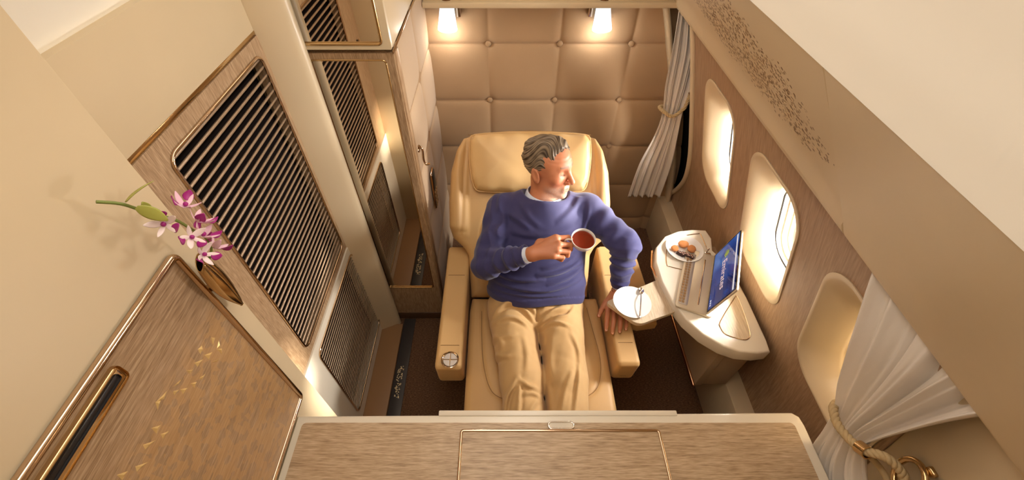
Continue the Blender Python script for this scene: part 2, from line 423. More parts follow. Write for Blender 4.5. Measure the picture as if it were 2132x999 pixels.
# quilted back wall
SX, SZ = [-.079 + .354 * k for k in range(-1, 4)], [.10 + .302 * k for k in range(0, 6)]
def quilt(x, z, sx=SX, sz=SZ):
    dx = min(abs(x - q) for q in sx); dz = min(abs(z - q) for q in sz)
    h = .013 * (1 - math.exp(-dx / .020)) * (1 - .7 * math.exp(-dz / .014)) - .003 * math.exp(-dz / .005)
    h += .006 * (1 - math.exp(-dz / .05))
    r = math.hypot(dx, dz); return h - .010 * math.exp(-(r / .022) ** 2)
b = MB(); b.grid(lambda u, v: (-.385 + 1.55 * u, 2.115 - quilt(-.385 + 1.55 * u, 1.53 * v), 1.53 * v), 300, 300)
wb = struct('wall_back', b, 'fabric', 180)
btn = MB()
first = None
for xi in (1, 2, 3):
    for zi in (1, 2, 3, 4):
        x, z = SX[xi], SZ[zi]
        b = MB(); prof = [(0, .009), (.008, .0085), (.013, .006), (.0145, .002), (.0145, -.004)]
        b.lathe(prof, 20, Matrix.Translation((x, 2.113, z)) @ Matrix.Rotation(PI / 2, 4, 'X'))
        mk('button', b, 'fabric', wb, 60)
b = MB(); b.box(-.36, 1.2, 2.02, 2.2, 1.515, 2.36, .006); b.box(-.36, .76, 1.99, 2.06, 1.512, 1.535, .004)
struct('trim_1', b, 'cream2')
b = MB(); b.box(-1.0, 1.3, 2.13, 2.2, 0, 2.4, 0); struct('wall_rear', b, 'cream')
# left wall above the door
b = MB(); b.box(-.80, -.722, -.7, 1.26, 1.705, 1.90, .002); b.box(-.86, -.78, -.7, 2.2, 0, 2.0, 0); struct('wall_left', b, 'cream')
b = MB(); b.box(-.735, -.722, -.1, 1.262, 1.693, 1.707, .002); struct('trim_2', b, 'gold')
# front shell
b = MB(); b.box(-1.0, 1.3, -.75, -.68, 0, 2.4, 0); struct('wall_front', b, 'cream')
# ceiling, curved at both sides
cl = smoothpts([(-.745, 1.88), (-.735, 1.93), (-.68, 2.05), (-.52, 2.19), (-.28, 2.31), (0, 2.35), (.20, 2.31), (.34, 2.20), (.43, 2.06), (.478, 1.95), (.499, 1.893)], 6, False)
n = len(cl); outl = [(p[0], p[1]) for p in cl] + [(p[0] * 1.12 if abs(p[0]) > .5 else p[0] * 1.1, p[1] + .05) for p in cl[::-1]]
b = MB(); b.prism(outl, -.7, 2.2, 0, axis='Y'); struct('ceiling', b, 'ceil', 60)
b = MB(); b.box(-1.0, 1.3, -.75, 2.2, 2.42, 2.46, 0); struct('trim_3', b, 'cream')
# overhead panel along the right side (two lengths with a step between), rounded lower lip
def overhead(y0, y1, m, drop, name):
    a, c = Vector((.775, 1.512)), Vector((.500, 1.895)); nrm = Vector((-(c - a).y, (c - a).x)).normalized() * -1   # outward
    pts = smoothpts([(.835, 1.60), (.815, 1.530), (.790, 1.499), (.768, 1.503), (.748, 1.530)], 4, False)
    pts = [(p[0], p[1]) for p in pts] + [tuple(a + (c - a) * q - Vector((.012, .009)) * drop * (1.06 - q)) for q in (.12, .3, .5, .7, .9, 1.0)]
    pts += [(.53, 1.90), (.90, 1.66)]
    b = MB(); b.prism(pts, y0, y1, .002, 1, axis='Y'); o = struct(name, b, m, 40)
    me = o.data; uvl = me.uv_layers.new(name='UVMap')
    dirv = (c - a).normalized()
    for lp in me.loops:
        co = me.vertices[lp.vertex_index].co; uvl.data[lp.index].uv = (co.y, (Vector((co.x, co.z)) - a).dot(dirv))
    return o
overhead(.648, 2.2, 'flecks', 0, 'trim_4'); overhead(-.7, .644, 'cream', .7, 'trim_5')

# right wall with three window openings, following the curve of the cabin
WIN = [(1.525, .175), (1.020, .18), (.510, .18)]       # centre and half width along y
WZ, WH = 1.115, .262
t_ = NT('taupe_wall_laminate')
def wallmat():
    t = t_
    n1 = t.n('ShaderNodeTexNoise', i_Scale=1.0, i_Detail=5.0, i_Roughness=.6); t.l(t.coord((6, 170, 12)), n1.inputs['Vector'])
    t.l(t.ramp(n1.outputs[0], [(.3, S(142, 112, 86)), (.5, S(162, 131, 102)), (.7, S(178, 148, 118))]), t.p.inputs['Base Color'])
    t.p.inputs['Roughness'].default_value = .45; t.bump(n1.outputs[0], .2, .001); return t.m
M['wallw'] = wallmat()
NY, NZ, Y0, Y1, Z1 = 200, 195, .312, 1.90, 1.60
def inside_window(y, z, grow):
    for yc, hy in WIN:
        dx = abs(y - yc) - (hy + grow - .09); dz = abs(z - WZ) - (WH + grow - .09)
        if math.hypot(max(dx, 0), max(dz, 0)) < .09 and max(dx, dz) < .09: return True
    return False
def yend(z): return 1.86 if z > .85 else 1.86 + .22 * ((.85 - z) / .5) ** 2 if z > .35 else 2.08
def wr(u, v):
    z = Z1 * v; y = Y0 + (yend(z) - Y0) * u; return (wallXs(z), y, z)
def keep(i, j):
    p = wr((i + .5) / NY, (j + .5) / NZ); return not inside_window(p[1], p[2], -.012)
b = MB(); b.grid(wr, NY, NZ, keep=keep); o = struct('wall_right', b, 'wallw', 180)
sm = o.modifiers.new('thickness', 'SOLIDIFY'); sm.thickness = .006; sm.offset = -1 if o.data.polygons[0].normal.x < 0 else 1
# curved end strip of the wall panel, cream; a black sheet behind stands in for the curtain bay's shade
b = MB(); path = [(wallXs(z) - .004, yend(z) + .008, z) for z in np.linspace(.33, 1.6, 40)]
b.tube(path, .014, 10); struct('trim_7', b, 'cream2', 60)
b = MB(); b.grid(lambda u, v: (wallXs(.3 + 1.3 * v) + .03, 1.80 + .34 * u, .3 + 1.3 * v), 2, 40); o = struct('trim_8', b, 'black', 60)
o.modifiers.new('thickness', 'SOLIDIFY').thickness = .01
b = MB(); b.grid(lambda u, v: (wallXs(.3 + 1.3 * v) - .01 - .05 * v, 2.04 + .08 * u, .3 + 1.3 * v), 2, 40); o = struct('trim_9', b, 'cream2', 60)
o.modifiers.new('thickness', 'SOLIDIFY').thickness = .02
# wall towards the viewer, plain cream
b = MB(); b.grid(lambda u, v: (wallXs(1.62 * v) + .008, -.7 + 1.01 * u, 1.62 * v), 4, 60); o = struct('wall_right_front', b, 'cream', 60)
o.modifiers.new('thickness', 'SOLIDIFY').thickness = .006
# windows
def window(i, yc, hy):
    N = 44
    def ring(h_y, h_z, r, dy, dz, depth):
        pts = rrect(yc + dy, WZ + dz, h_y, h_z, r, 10); out = []
        for (y, z) in pts: out.append((wallXs(z) + depth, y, z))
        return out
    prof = [(0, 0, .004, 0), (.0, .0, -.004, 0), (.006, .006, -.006, 0), (.014, .014, -.003, 0), (.028, .04, .018, .2), (.045, .068, .045, .6), (.055, .085, .075, .9), (.060, .095, .095, 1.0)]
    b = MB(); rings = []
    for (sy, sz, dep, k) in prof:
        rings.append(ring(hy - sy, WH - sz, .105 - sy * .3, -.02 * k, -.012 * k, dep))
    L = len(rings[0]); vs = [p for r in rings for p in r]
    fs = [(a * L + k, a * L + (k + 1) % L, (a + 1) * L + (k + 1) % L, (a + 1) * L + k) for a in range(len(rings) - 1) for k in range(L)]
    b.add(vs, fs)
    w = struct(f'window_{i}', b, 'cream2', 60); w.modifiers.new('thickness', 'SOLIDIFY').thickness = .004
    iy, iz = hy - .060, WH - .095
    b = MB(); pts = [(wallXs(z) + .098, y, z) for y, z in rrect(yc - .02, WZ - .012, iy, iz, .085, 10)]; b.tube(pts, .0035, 6, True)
    mk('window_seal', b, 'dark', w, 60)
    b = MB()
    for (sy, sz, d0, d1) in ((0, 0, .097, .118), (.010, .012, .118, .138), (.018, .022, .138, .155)):
        A = [(wallXs(z) + d0, y, z) for y, z in rrect(yc - .02, WZ - .012, iy - sy, iz - sz, .08 - sy, 10)]
        B = [(wallXs(z) + d1, y, z) for y, z in rrect(yc - .02, WZ - .012, iy - sy - .006, iz - sz - .006, .075 - sy, 10)]
        C = [(wallXs(z) + d1, y, z) for y, z in rrect(yc - .02, WZ - .012, iy - sy - .012, iz - sz - .012, .070 - sy, 10)]
        L = len(A); vs = A + B + C; fs = [(r * L + k, r * L + (k + 1) % L, (r + 1) * L + (k + 1) % L, (r + 1) * L + k) for r in (0, 1) for k in range(L)]
        b.add(vs, fs)
    mk('window_frame', b, 'white', w, 60)
    b = MB(); pts = [(wallXs(z) + .157, y, z) for y, z in rrect(yc - .02, WZ - .012, iy - .028, iz - .03, .055, 10)]
    pts2 = [(p[0] + .004, p[1], p[2]) for p in pts]; L = len(pts)
    b.add(pts + pts2, [tuple(range(L)), tuple(range(2 * L - 1, L - 1, -1))] + [(k, (k + 1) % L, L + (k + 1) % L, L + k) for k in range(L)])
    mk('window_pane', b, 'glass', w)
for i, (yc, hy) in enumerate(WIN): window(i + 1, yc, hy)
bt = NT('drawn_white_blind'); bt.p.inputs['Base Color'].default_value = S(244, 236, 220); tr = bt.n('ShaderNodeBsdfTranslucent'); tr.inputs[0].default_value = S(244, 232, 210)
mx = bt.n('ShaderNodeMixShader'); mx.inputs[0].default_value = .35; bt.l(bt.p.outputs[0], mx.inputs[1]); bt.l(tr.outputs[0], mx.inputs[2]); bt.l(mx.outputs[0], bt.out.inputs[0])
yc, hy = WIN[2]; b = MB(); b.grid(lambda u, v: (wallXs(WZ - .19 + .37 * v) + .112, yc - .145 + .25 * u, WZ - .19 + .37 * v), 4, 10)  # blind added to keep the low sun off the console top
o = mk('window_blind', b, bt.m, bpy.data.objects['window_3'], 60); o.modifiers.new('thickness', 'SOLIDIFY').thickness = .002
# outer fuselage skin closes the bay between the panes
b = MB()
def skin_keep(i, j):
    y = -.7 + 2.9 * (i + .5) / 290; z = 1.62 * (j + .5) / 160
    for yc, hy in WIN:
        if abs(y - yc + .02) < hy - .086 and abs(z - WZ + .012) < WH - .125: return False
    return True
b.grid(lambda u, v: (wallXs(1.62 * v) + .165 , -.7 + 2.9 * u, 1.62 * v), 290, 160, keep=skin_keep); struct('trim_10', b, 'cream', 180)

# low ledge along the right wall
b = MB(); b.box(1.02, 1.16, -.2, 2.10, 0, .318, .008); struct('baseboard_right', b, 'cream2')
# post between door and wardrobe
b = MB(); b.prism([(-.76, 1.258), (-.715, 1.262), (-.64, 1.296), (-.624, 1.306), (-.618, 1.32), (-.622, 1.334), (-.648, 1.362), (-.76, 1.362)], 0.0, 2.3, 0, axis='Z')
struct('trim_11', b, 'cream2', 50)
# door sill boards and floor strip
b = MB(); b.box(-.73, -.600, .3, 1.30, 0, .022, .003); struct('baseboard_left', b, plain('sill_board', S(150, 112, 76), .5))
st = thing('floor_marker_strip', 'dark charcoal strip with a glittering gold ornament beside the sliding door sill', 'floor strip', (-.57, .9, 0))
b = MB(); b.box(-.600, -.532, .3, 1.345, 0, .006, .002); mk('strip', b, 'skirt', st)
b = MB(); rnd = random.Random(3)
for k in range(70):
    y = .865 + .18 * rnd.random(); x = -.595 + .012 + .028 * rnd.random() ; a = rnd.random() * 6.28; r = .0028 + .0022 * rnd.random()
    b.prism([(x + r * math.cos(a + q), y + r * math.sin(a + q)) for q in (0, 2.2, 4.1)], .005, .0072, 0)
mk('ornament', b, plain('glinting_gold_pieces', S(252, 232, 186), .3, .1), st)

# ------------------------------------------------------------------ sliding door with louvred grilles
d = bpy.data.objects.new('door_1', None); COL.objects.link(d); d.location = (-.72, .9, 0); OFF['door_1'] = Vector(d.location); d['kind'] = 'structure'
def ringprism(mb, o, i, x0, x1):
    L = len(o); vs = [(x1, *p) for p in o] + [(x1, *p) for p in i] + [(x0, *p) for p in i] + [(x0, *p) for p in o]
    return mb.add(vs, [(a * L + k, a * L + (k + 1) % L, ((a + 1) % 4) * L + (k + 1) % L, ((a + 1) % 4) * L + k) for a in range(4) for k in range(L)])
gu = ((.73 + 1.233) / 2, (.80 + 1.65) / 2, .2515, .425); gl = (1.012, .41, .258, .30)
b = MB(); ringprism(b, rrect((.45 + 1.262) / 2, (.757 + 1.693) / 2, .406, .468, .002, 6), rrect(*gu, .028, 6), -.75, -.72); mk('wood_panel', b, 'woodZ', d, 40)
b = MB(); ringprism(b, rrect((.45 + 1.30) / 2, .39, .425, .363, .002, 6), rrect(*gl, .03, 6), -.75, -.715); mk('lower_panel', b, 'white', d, 40)
def grille(name, g, nn, rad, xx):
    yc, zc, hy, hz = g
    fr = MB(); fr.tube([(xx + .002, y, z) for y, z in rrect(yc, zc, hy, hz, .03, 6)], .0045, 8, True); f = mk(name + '_frame', fr, 'chrome', d, 60)
    s = MB()
    for k in range(nn):
        z = zc - hz + (k + .5) * 2 * hz / nn; e = hy - .002
        s.box(xx - rad * 1.7 - .001, xx - .001, yc - e, yc + e, z - rad, z + rad, rad * .6, 2)
    mk('louvre_grille', s, 'slat', f, 60)
    bk = MB(); bk.box(xx - .05, xx - .045, yc - hy - .01, yc + hy + .01, zc - hz - .01, zc + hz + .01, 0); mk('grille_backing', bk, 'black', f)
grille('upper_grille', gu, 34, .0037, -.720); grille('lower_grille', gl, 30, .0026, -.715)
b = MB(); b.box(-.722, -.712, .590, .604, 1.225, 1.335, .005, 3); hd = mk('door_handle', b, 'dark', d)
b = MB(); b.tube([(-.712, y, z) for y, z in rrect(.597, 1.28, .008, .056, .007, 5)], .0015, 6, True); mk('handle_rim', b, 'gold', hd)

# ------------------------------------------------------------------ wardrobe with mirror door behind the post
wd = thing('wardrobe', 'tall wood framed wardrobe with mirror front and quilted fabric side beside the seat', 'wardrobe', (-.55, 1.4, 0))
b = MB(); b.box(-.72, -.372, 1.372, 2.115, 0, 1.598, .002); mk('body', b, 'woodZ', wd)
b = MB(); ringprismY = None
def ringY(mb, o, i, y0, y1):
    L = len(o); vs = [(p[0], y1, p[1]) for p in o] + [(p[0], y1, p[1]) for p in i] + [(p[0], y0, p[1]) for p in i] + [(p[0], y0, p[1]) for p in o]
    return mb.add(vs, [(a * L + k, a * L + (k + 1) % L, ((a + 1) % 4) * L + (k + 1) % L, ((a + 1) % 4) * L + k) for a in range(4) for k in range(L)])
mx0, mx1, mz0, mz1 = -.635, -.388, .312, 1.575
ringY(b, rrect((-.70 - .358) / 2, .83, .171, .768, .003, 6), rrect((mx0 + mx1) / 2, (mz0 + mz1) / 2, (mx1 - mx0) / 2, (mz1 - mz0) / 2, .012, 6), 1.355, 1.375)
fr = mk('door_frame', b, 'woodZ', wd, 40)
b = MB(); b.box(mx0 - .004, mx1 + .004, 1.360, 1.366, mz0 - .004, mz1 + .004, 0); mk('mirror', b, 'mirror', wd)
b = MB(); b.tube([(x, 1.356, z) for x, z in rrect((mx0 + mx1) / 2, (mz0 + mz1) / 2, (mx1 - mx0) / 2, (mz1 - mz0) / 2, .012, 6)], .0035, 8, True); mk('mirror_rim', b, 'gold', wd, 60)
b = MB(); b.box(-.70, -.36, 1.350, 1.358, 0, .062, .002); mk('plinth', b, plain('dark_oak_plinth', S(92, 64, 42), .5), wd)
SY, SZ2 = [1.44, 1.77, 2.10], [.10 + .302 * k for k in range(0, 6)]
b = MB(); b.grid(lambda u, v: (-.376 + quilt(1.405 + .71 * u, 1.59 * v, SY, SZ2) * .8, 1.405 + .71 * u, 1.59 * v), 130, 230); mk('quilted_side', b, plain('pale_woven_fabric', S(190, 162, 130), .8, bump=(420, .3, .002), sheen=.2), wd, 180)
b = MB(); b.box(-.374, -.352, 1.366, 1.408, 0, 1.598, .003); mk('side_stile', b, 'woodZ', wd)
# coat hook on the side
b = MB(); hy_, hz_ = 1.43, 1.14
b.lathe([(0, .006), (.010, .005), (.013, 0)], 20, Matrix.Translation((-.352, hy_, hz_ + .03)) @ Matrix.Rotation(PI / 2, 4, 'Y'))
b.tube(smoothpts([(-.350, hy_, hz_ + .05), (-.336, hy_, hz_ + .03), (-.338, hy_, hz_ - .02), (-.330, hy_, hz_ - .045), (-.316, hy_, hz_ - .04)], 6, False), .005, 8)
mk('coat_hook', b, 'chrome', wd, 60)
# wall control unit
hs = thing('wall_handset', 'small dark control handset with display in the quilted wardrobe side', 'remote control', (-.35, 1.6, .78))
b = MB(); b.box(-.358, -.346, 1.572, 1.640, .70, .92, .006, 3); mk('housing', b, 'chrome', hs)
b = MB(); b.box(-.347, -.343, 1.578, 1.634, .82, .912, .002); mk('display', b, 'dark', hs)
for r in range(4):
    for c in range(3):
        b = MB(); b.box(-.347, -.342, 1.580 + c * .019, 1.593 + c * .019, .712 + r * .025, .728 + r * .025, .002); mk('key', b, 'key', hs)
# upper cabinet
uc = thing('overhead_locker', 'cream locker with gold rimmed mirror front above the wardrobe', 'cabinet', (-.55, 1.4, 1.61))
b = MB(); b.box(-.72, -.357, 1.36, 2.02, 1.612, 2.34, .006, 3); mk('body', b, 'cream2', uc)
ux0, ux1, uz0, uz1 = -.648, -.385, 1.632, 2.28
b = MB(); ringY(b, rrect((-.715 - .357) / 2, 1.96, .179, .345, .004, 6), rrect((ux0 + ux1) / 2, (uz0 + uz1) / 2, (ux1 - ux0) / 2, (uz1 - uz0) / 2, .012, 6), 1.342, 1.362); mk('door_frame', b, 'cream2', uc, 40)
b = MB(); b.box(ux0 - .004, ux1 + .004, 1.347, 1.353, uz0 - .004, uz1 + .004, 0); mk('mirror', b, 'mirror', uc)
b = MB(); b.tube([(x, 1.343, z) for x, z in rrect((ux0 + ux1) / 2, (uz0 + uz1) / 2, (ux1 - ux0) / 2, (uz1 - uz0) / 2, .012, 6)], .005, 8, True); mk('mirror_rim', b, 'gold', uc, 60)
b = MB(); b.box(-.358, -.354, 1.342, 2.02, 1.600, 1.610, .002); mk('lower_edge_strip', b, 'chrome', uc)

# ------------------------------------------------------------------ inlaid cabinet, near left
ic = thing('inlaid_cabinet', 'cream cabinet with chrome framed wood door inlaid with gold triangles', 'cabinet', (-.60, .2, 0))
b = MB(); b.box(-.80, -.600, -.66, .545, 0, 2.2, .004); mk('body', b, 'cream', ic)
pz0, pz1, py0, py1 = .985, 1.622, -.42, .485
b = MB(); b.box(-.606, -.594, py0, py1, pz0, pz1, .003); pn = mk('door', b, 'inlay', ic)
b = MB(); b.box(-.5945, -.5935, py0 + .004, py1 - .004, pz0 + .535 * 1 , pz1 - .004, 0); mk('top_rail', b, 'woodY', pn)
b = MB(); b.tube([(-.594, y, z) for y, z in rrect((py0 + py1) / 2, (pz0 + pz1) / 2, (py1 - py0) / 2, (pz1 - pz0) / 2, .012, 6)], .0075, 10, True); mk('door_frame', b, 'chrome', ic, 60)
b = MB(); b.box(-.5955, -.585, .05, .287, 1.568, 1.604, .009, 3); hd = mk('recessed_handle', b, 'gold', pn)
b = MB(); b.box(-.586, -.5840, .060, .275, 1.584, 1.598, .004, 2); mk('handle_slot', b, 'dark', hd)
tri = [(613, 147, 640, 122, 648, 150, 628, 178), (700, 70, 725, 72, 712, 122), (750, 90, 762, 138, 738, 140), (735, 145, 772, 142, 770, 180), (655, 185, 708, 165, 685, 212),
       (590, 235, 648, 212, 612, 262), (700, 232, 752, 210, 735, 230), (540, 285, 584, 280, 560, 308), (622, 335, 664, 306, 640, 345), (445, 395, 510, 338, 490, 372),
       (568, 370, 608, 358, 590, 398), (450, 420, 492, 410, 460, 446), (500, 408, 546, 398, 518, 440), (340, 490, 412, 418, 395, 470), (336, 490, 372, 480, 352, 542),
       (310, 660, 372, 640, 345, 698), (370, 700, 425, 680, 385, 730), (255, 770, 338, 740, 270, 800), (205, 910, 292, 880, 215, 945), (85, 965, 158, 940, 120, 1000)]
for t in tri:
    ps = [(t[k], t[k + 1]) for k in range(0, len(t), 2)]
    P3 = [at(216 + x / 3.13, 680 + y / 3.13, X=-.594) for x, y in ps]
    c = sum(P3, Vector()) / len(P3); ap = Vector((-.5905, c.y, c.z + .002))
    b = MB(); n_ = len(P3); b.add(P3 + [ap], [(k, (k + 1) % n_, n_) for k in range(n_)]); mk('inlay_triangle', b, 'goldm', pn, 0)

# ------------------------------------------------------------------ bronze wall vase with orchid spray
vs_ = thing('wall_vase', 'slim polished gold vase mounted on the cream cabinet side', 'vase', (-.575, .50, 1.43))
b = MB()
top, bot = Vector((-.560, .487, 1.600)), Vector((-.574, .512, 1.425))
def vase(u, v):
    c = bot.lerp(top, v); w = .003 + .018 * math.sin(PI * min(v * .80 + .02, .86)) ; dpt = .003 + .009 * math.sin(PI * min(v * .80 + .02, .86))
    a = 2 * PI * u; return (c.x + dpt * math.cos(a), c.y + w * math.sin(a), c.z + .012 * v * math.sin(a))
b.grid(vase, 28, 24); b.add([vase(k / 28, 0) for k in range(28)], [tuple(range(28))]); o = mk('vase_body', b, 'gold', vs_, 60); o.modifiers.new('thickness', 'SOLIDIFY').thickness = .0012
b = MB(); b.box(-.601, -.568, .492, .502, 1.50, 1.512, .002); mk('wall_bracket', b, plain('brushed_gold', S(190, 150, 96), .35, 1), vs_)
orc = thing('orchid_spray', 'purple and white orchid spray arching out of the gold wall vase', 'orchid', (-.56, .49, 1.58))
XP = -.565
st_pts = [at(x, y, X=XP + dx) for x, y, dx in ((428, 560, 0), (440, 520, .02), (428, 495, .03), (400, 478, .035), (370, 460, .035), (330, 447, .03), (290, 436, .02), (250, 424, .01), (200, 420, -.004))]
b = MB(); b.tube(smoothpts(st_pts, 5, False), .0024, 8, rs=None); mk('stem', b, 'stem', orc, 60)
def petal_mat(name, cin, cout, k=.5):
    return plain(name, cout, .5, sss=.1, var=.08)
PW = plain('white_orchid_petal', S(246, 226, 222), .5, var=.04); PP = plain('purple_orchid_lip', S(158, 24, 120), .45, var=.15); PK = plain('pink_orchid_petal', S(232, 190, 206), .5, var=.08)
def petal(mb, base, d, side, L, W, cup=.25):
    d = d.normalized(); side = (side - d * side.dot(d)).normalized(); nrm = d.cross(side)
    def fn(u, v):
        w = W * math.sin(PI * min(.06 + .94 * v, .985)) ** .7 * (u - .5) * 2
        return base + d * (L * v) + side * w + nrm * (cup * L * v * v - cup * 1.5 * abs(w) * (u - .5) * 2 * (1 if u > .5 else -1) * .5)
    mb.grid(lambda u, v: tuple(fn(u, v)), 8, 10)
def flower(px, py, dx, size, face, seed, lipdir=None):
    rr = random.Random(seed); c = at(px, py, X=XP + dx); f = Vector(face).normalized()
    a = f.orthogonal().normalized(); bb = f.cross(a); fl = None
    W_ = MB(); th0 = rr.random() * 6.28
    for k in range(5):
        th = th0 + k * 2 * PI / 5; dd = a * math.cos(th) + bb * math.sin(th) + f * .45; side = -a * math.sin(th) + bb * math.cos(th)
        petal(W_, c, dd, side, size * (1 if k % 2 else .9), size * (.20 if k % 2 else .14))
    fl = mk('flower', W_, PW if rr.random() < .7 else PK, orc, 180); fl.modifiers.new('thickness', 'SOLIDIFY').thickness = .0006
    Lp = MB(); tips = lipdir or [th0 + .3, th0 + 2.3]
    for th in tips:
        dd = a * math.cos(th) + bb * math.sin(th) + f * .6; side = -a * math.sin(th) + bb * math.cos(th)
        petal(Lp, c + dd.normalized() * size * .45, dd, side, size * .62, size * .30, .4)
    Lp.ball(c + f * size * .2, size * .14)
    lp = mk('lip', Lp, PP, fl, 180); lp.modifiers.new('thickness', 'SOLIDIFY').thickness = .0008
for q in ((385, 430, .04, .027, (.5, .3, .8), 1), (412, 462, .045, .028, (.5, .7, .5), 2), (342, 466, .035, .027, (.4, -.6, .5), 3), (398, 494, .05, .026, (.7, -.3, .5), 4), (420, 492, .05, .028, (.6, .5, .5), 5), (445, 516, .045, .029, (.5, .8, .3), 6), (422, 530, .05, .026, (.7, -.1, .3), 7)): flower(*q)
for (px, py, dx, ddx, ddy, L, W) in ((262, 420, .03, 36, -38, .045, .013), (284, 432, .03, 44, 16, .042, .010), (312, 440, .03, -20, -26, .022, .006)):
    c = at(px, py, X=XP + dx); e = at(px + ddx, py + ddy, X=XP + dx + .01); b = MB(); petal(b, c, e - c, Vector((.5, .5, .3)), L, W, .15)
    mk('leaf', b, 'leaf', orc, 180).modifiers.new('thickness', 'SOLIDIFY').thickness = .0008

# ------------------------------------------------------------------ front console across the foot end
cs = thing('foot_end_console', 'wood topped cream console spanning the foot of the suite', 'console', (.12, .0, 0))
zt = .96
b = MB(); outl = [(-.597, .437), (.835, .447), (.852, .435), (.856, .41), (.858, -.66), (-.597, -.66)]
b.prism(outl, zt - .065, zt, .008, 3); b.box(-.19, .50, .436, .452, zt - .03, zt + .003, .003); mk('top', b, 'white', cs)
b = MB(); b.box(-.597, -.26, -.64, .405, 0, zt - .065, .004); b.box(.53, .85, -.64, .405, 0, zt - .065, .004); b.box(-.26, .53, -.64, -.30, 0, zt - .065, .004); mk('body', b, 'cream2', cs)
b = MB(); b.prism(rrect(.125, -.115, .700, .532, .012, 4), zt - .002, zt + .002, 0.0); ins = mk('wood_inlay_top', b, 'woodX', cs)
b = MB(); b.prism(rrect(.157, .06, .274, .332, .004, 4), zt + .001, zt + .0045, .001, 1); fl = mk('flap', b, 'woodX', cs)
b = MB(); b.tube([(x, y, zt + .003) for x, y in rrect(.157, .06, .277, .335, .006, 4)], .0048, 8, True); mk('flap_trim', b, 'chrome', cs, 60)
b = MB(); c = at(1168, 886, Z=zt); b.tube([(x, y, zt + .003) for x, y in rrect(c.x, c.y, .036, .009, .0088, 6)], .0028, 8, True); lt = mk('latch', b, 'steel', cs, 60)
b = MB(); b.prism(rrect(c.x, c.y, .034, .008, .0078, 6), zt + .0015, zt + .0042, .001, 1); mk('latch_plate', b, 'steel', lt, 40)
# ================================================================== SEAT
seat = thing('armchair', 'wide tan leather cabin armchair reclined with its leg rest out', 'armchair', (.13, 1.1, 0))
CXS = .146
m0 = Matrix.Identity(4)
ow = [(-.163, .24), (.455, .24), (.458, 1.10), (.452, 1.17), (-.158, 1.17), (-.166, 1.10)]
def lx(px, py, z): p = at(px, py, Z=z); return (p.x, p.y)
seamL = [lx(1003, 622, .5), lx(1003, 700, .5), lx(1007, 760, .5), lx(1020, 808, .5), lx(1042, 828, .5), lx(1075, 832, .5)]
seamR = [lx(1216, 622, .5), lx(1232, 680, .5), lx(1248, 740, .5), lx(1250, 780, .5), lx(1240, 812, .5), lx(1210, 832, .5)]
seamL = [tuple(p) for p in smoothpts(seamL, 5, False)]; seamR = [tuple(p) for p in smoothpts(seamR, 5, False)]
P, F = cushion(ow, .40, .492, .028, .006, m0, .012, [(seamL, .005, .007), (seamR, .005, .007)])
sp = np_mesh('seat_cushion', [(P, F)], M['leather'], seat)
for sm_ in (seamL, seamR):
    b = MB(); b.tube([(x, y, .5005) for x, y in sm_[2:-1]], .0012, 5); mk('seam', b, 'stitch', sp, 60)
b = MB(); b.box(-.12, .41, .35, 1.5, 0, .40, .02, 3); b.box(-.16, .45, 1.2, 1.8, .10, .36, .02, 3); mk('base', b, plain('dark_seat_base', S(70, 52, 40), .6), seat)
# backrest
B0 = Vector((.122, 1.165, .50)); es = Vector((0, .722, .692)); ex = Vector((1, 0, 0)); en = Vector((0, -.692, .722))
BF = frame(B0, ex, es, en)
half = [(.285, -.01), (.298, .20), (.318, .235), (.372, .285), (.386, .34), (.388, .46), (.378, .60), (.352, .70), (.318, .765), (.285, .782)]
top = [(.22, .795), (.10, .806)]
outb = half + top + [(-x, y) for x, y in (half + top)[::-1]]
outb = [tuple(p) for p in outb]
wingR = [(.40, .30), (.335, .30), (.325, .36), (.315, .6), (.298, .80)]; wingL = [(-x, y) for x, y in wingR]
chS = [tuple(p) for p in smoothpts([(-.24, .05), (-.245, .25), (-.22, .38), (-.16, .47)], 5, False)]; chR = [(-x, y) for x, y in chS]
def wings(A, B, D):  # side wings stand a little proud of the middle
    return .035 * np.clip((np.abs(A) - .29) / .05, 0, 1) * np.clip((B - .28) / .06, 0, 1)
P, F = cushion(outb, -.16, 0, .035, .006, BF, .012, [(wingR[1:], .008, .007), (wingL[1:], .008, .007), (chS, .004, .006), (chR, .004, .006), ([(-.40, .315), (-.31, .315)], .003, .005), ([(.40, .315), (.31, .315)], .003, .005)], wings)
bk = np_mesh('backrest', [(P, F)], M['leather'], seat)
# headrest pillow
ph = [(.255, .515), (.275, .56), (.288, .66), (.285, .745), (.26, .775), (.1, .785)]
po = ph + [(-x, y) for x, y in ph[::-1]] + [(-.2, .505), (0, .50), (.2, .505)]
def pw(A, B, D):
    return .004 * np.sin(A * 60 + np.sin(B * 40)) * np.exp(np.minimum(D, 0) / .03) - .02 * np.exp(-(((A - .03) / .10) ** 2 + ((B - .60) / .09) ** 2))
P, F = cushion([tuple(p) for p in po], .0, .05, .024, .005, BF, .030, [], pw)
hp = np_mesh('headrest_pillow', [(P, F)], M['leather2'], seat)
rim = smoothpts(po, 3); b = MB(); b.tube([BF @ Vector((p[0] * 1.0, p[1], .028)) for p in rim], .0035, 7, True); mk('piping', b, 'leather2', hp, 60)
# seam line along the top of the shell
b = MB(); b.tube([BF @ Vector((x, s_, n_)) for x, s_, n_ in ((-.30, .786, -.03), (-.15, .80, -.028), (0, .806, -.026), (.15, .80, -.028), (.30, .786, -.03))], .002, 6); mk('top_seam', b, 'stitch', bk, 60)
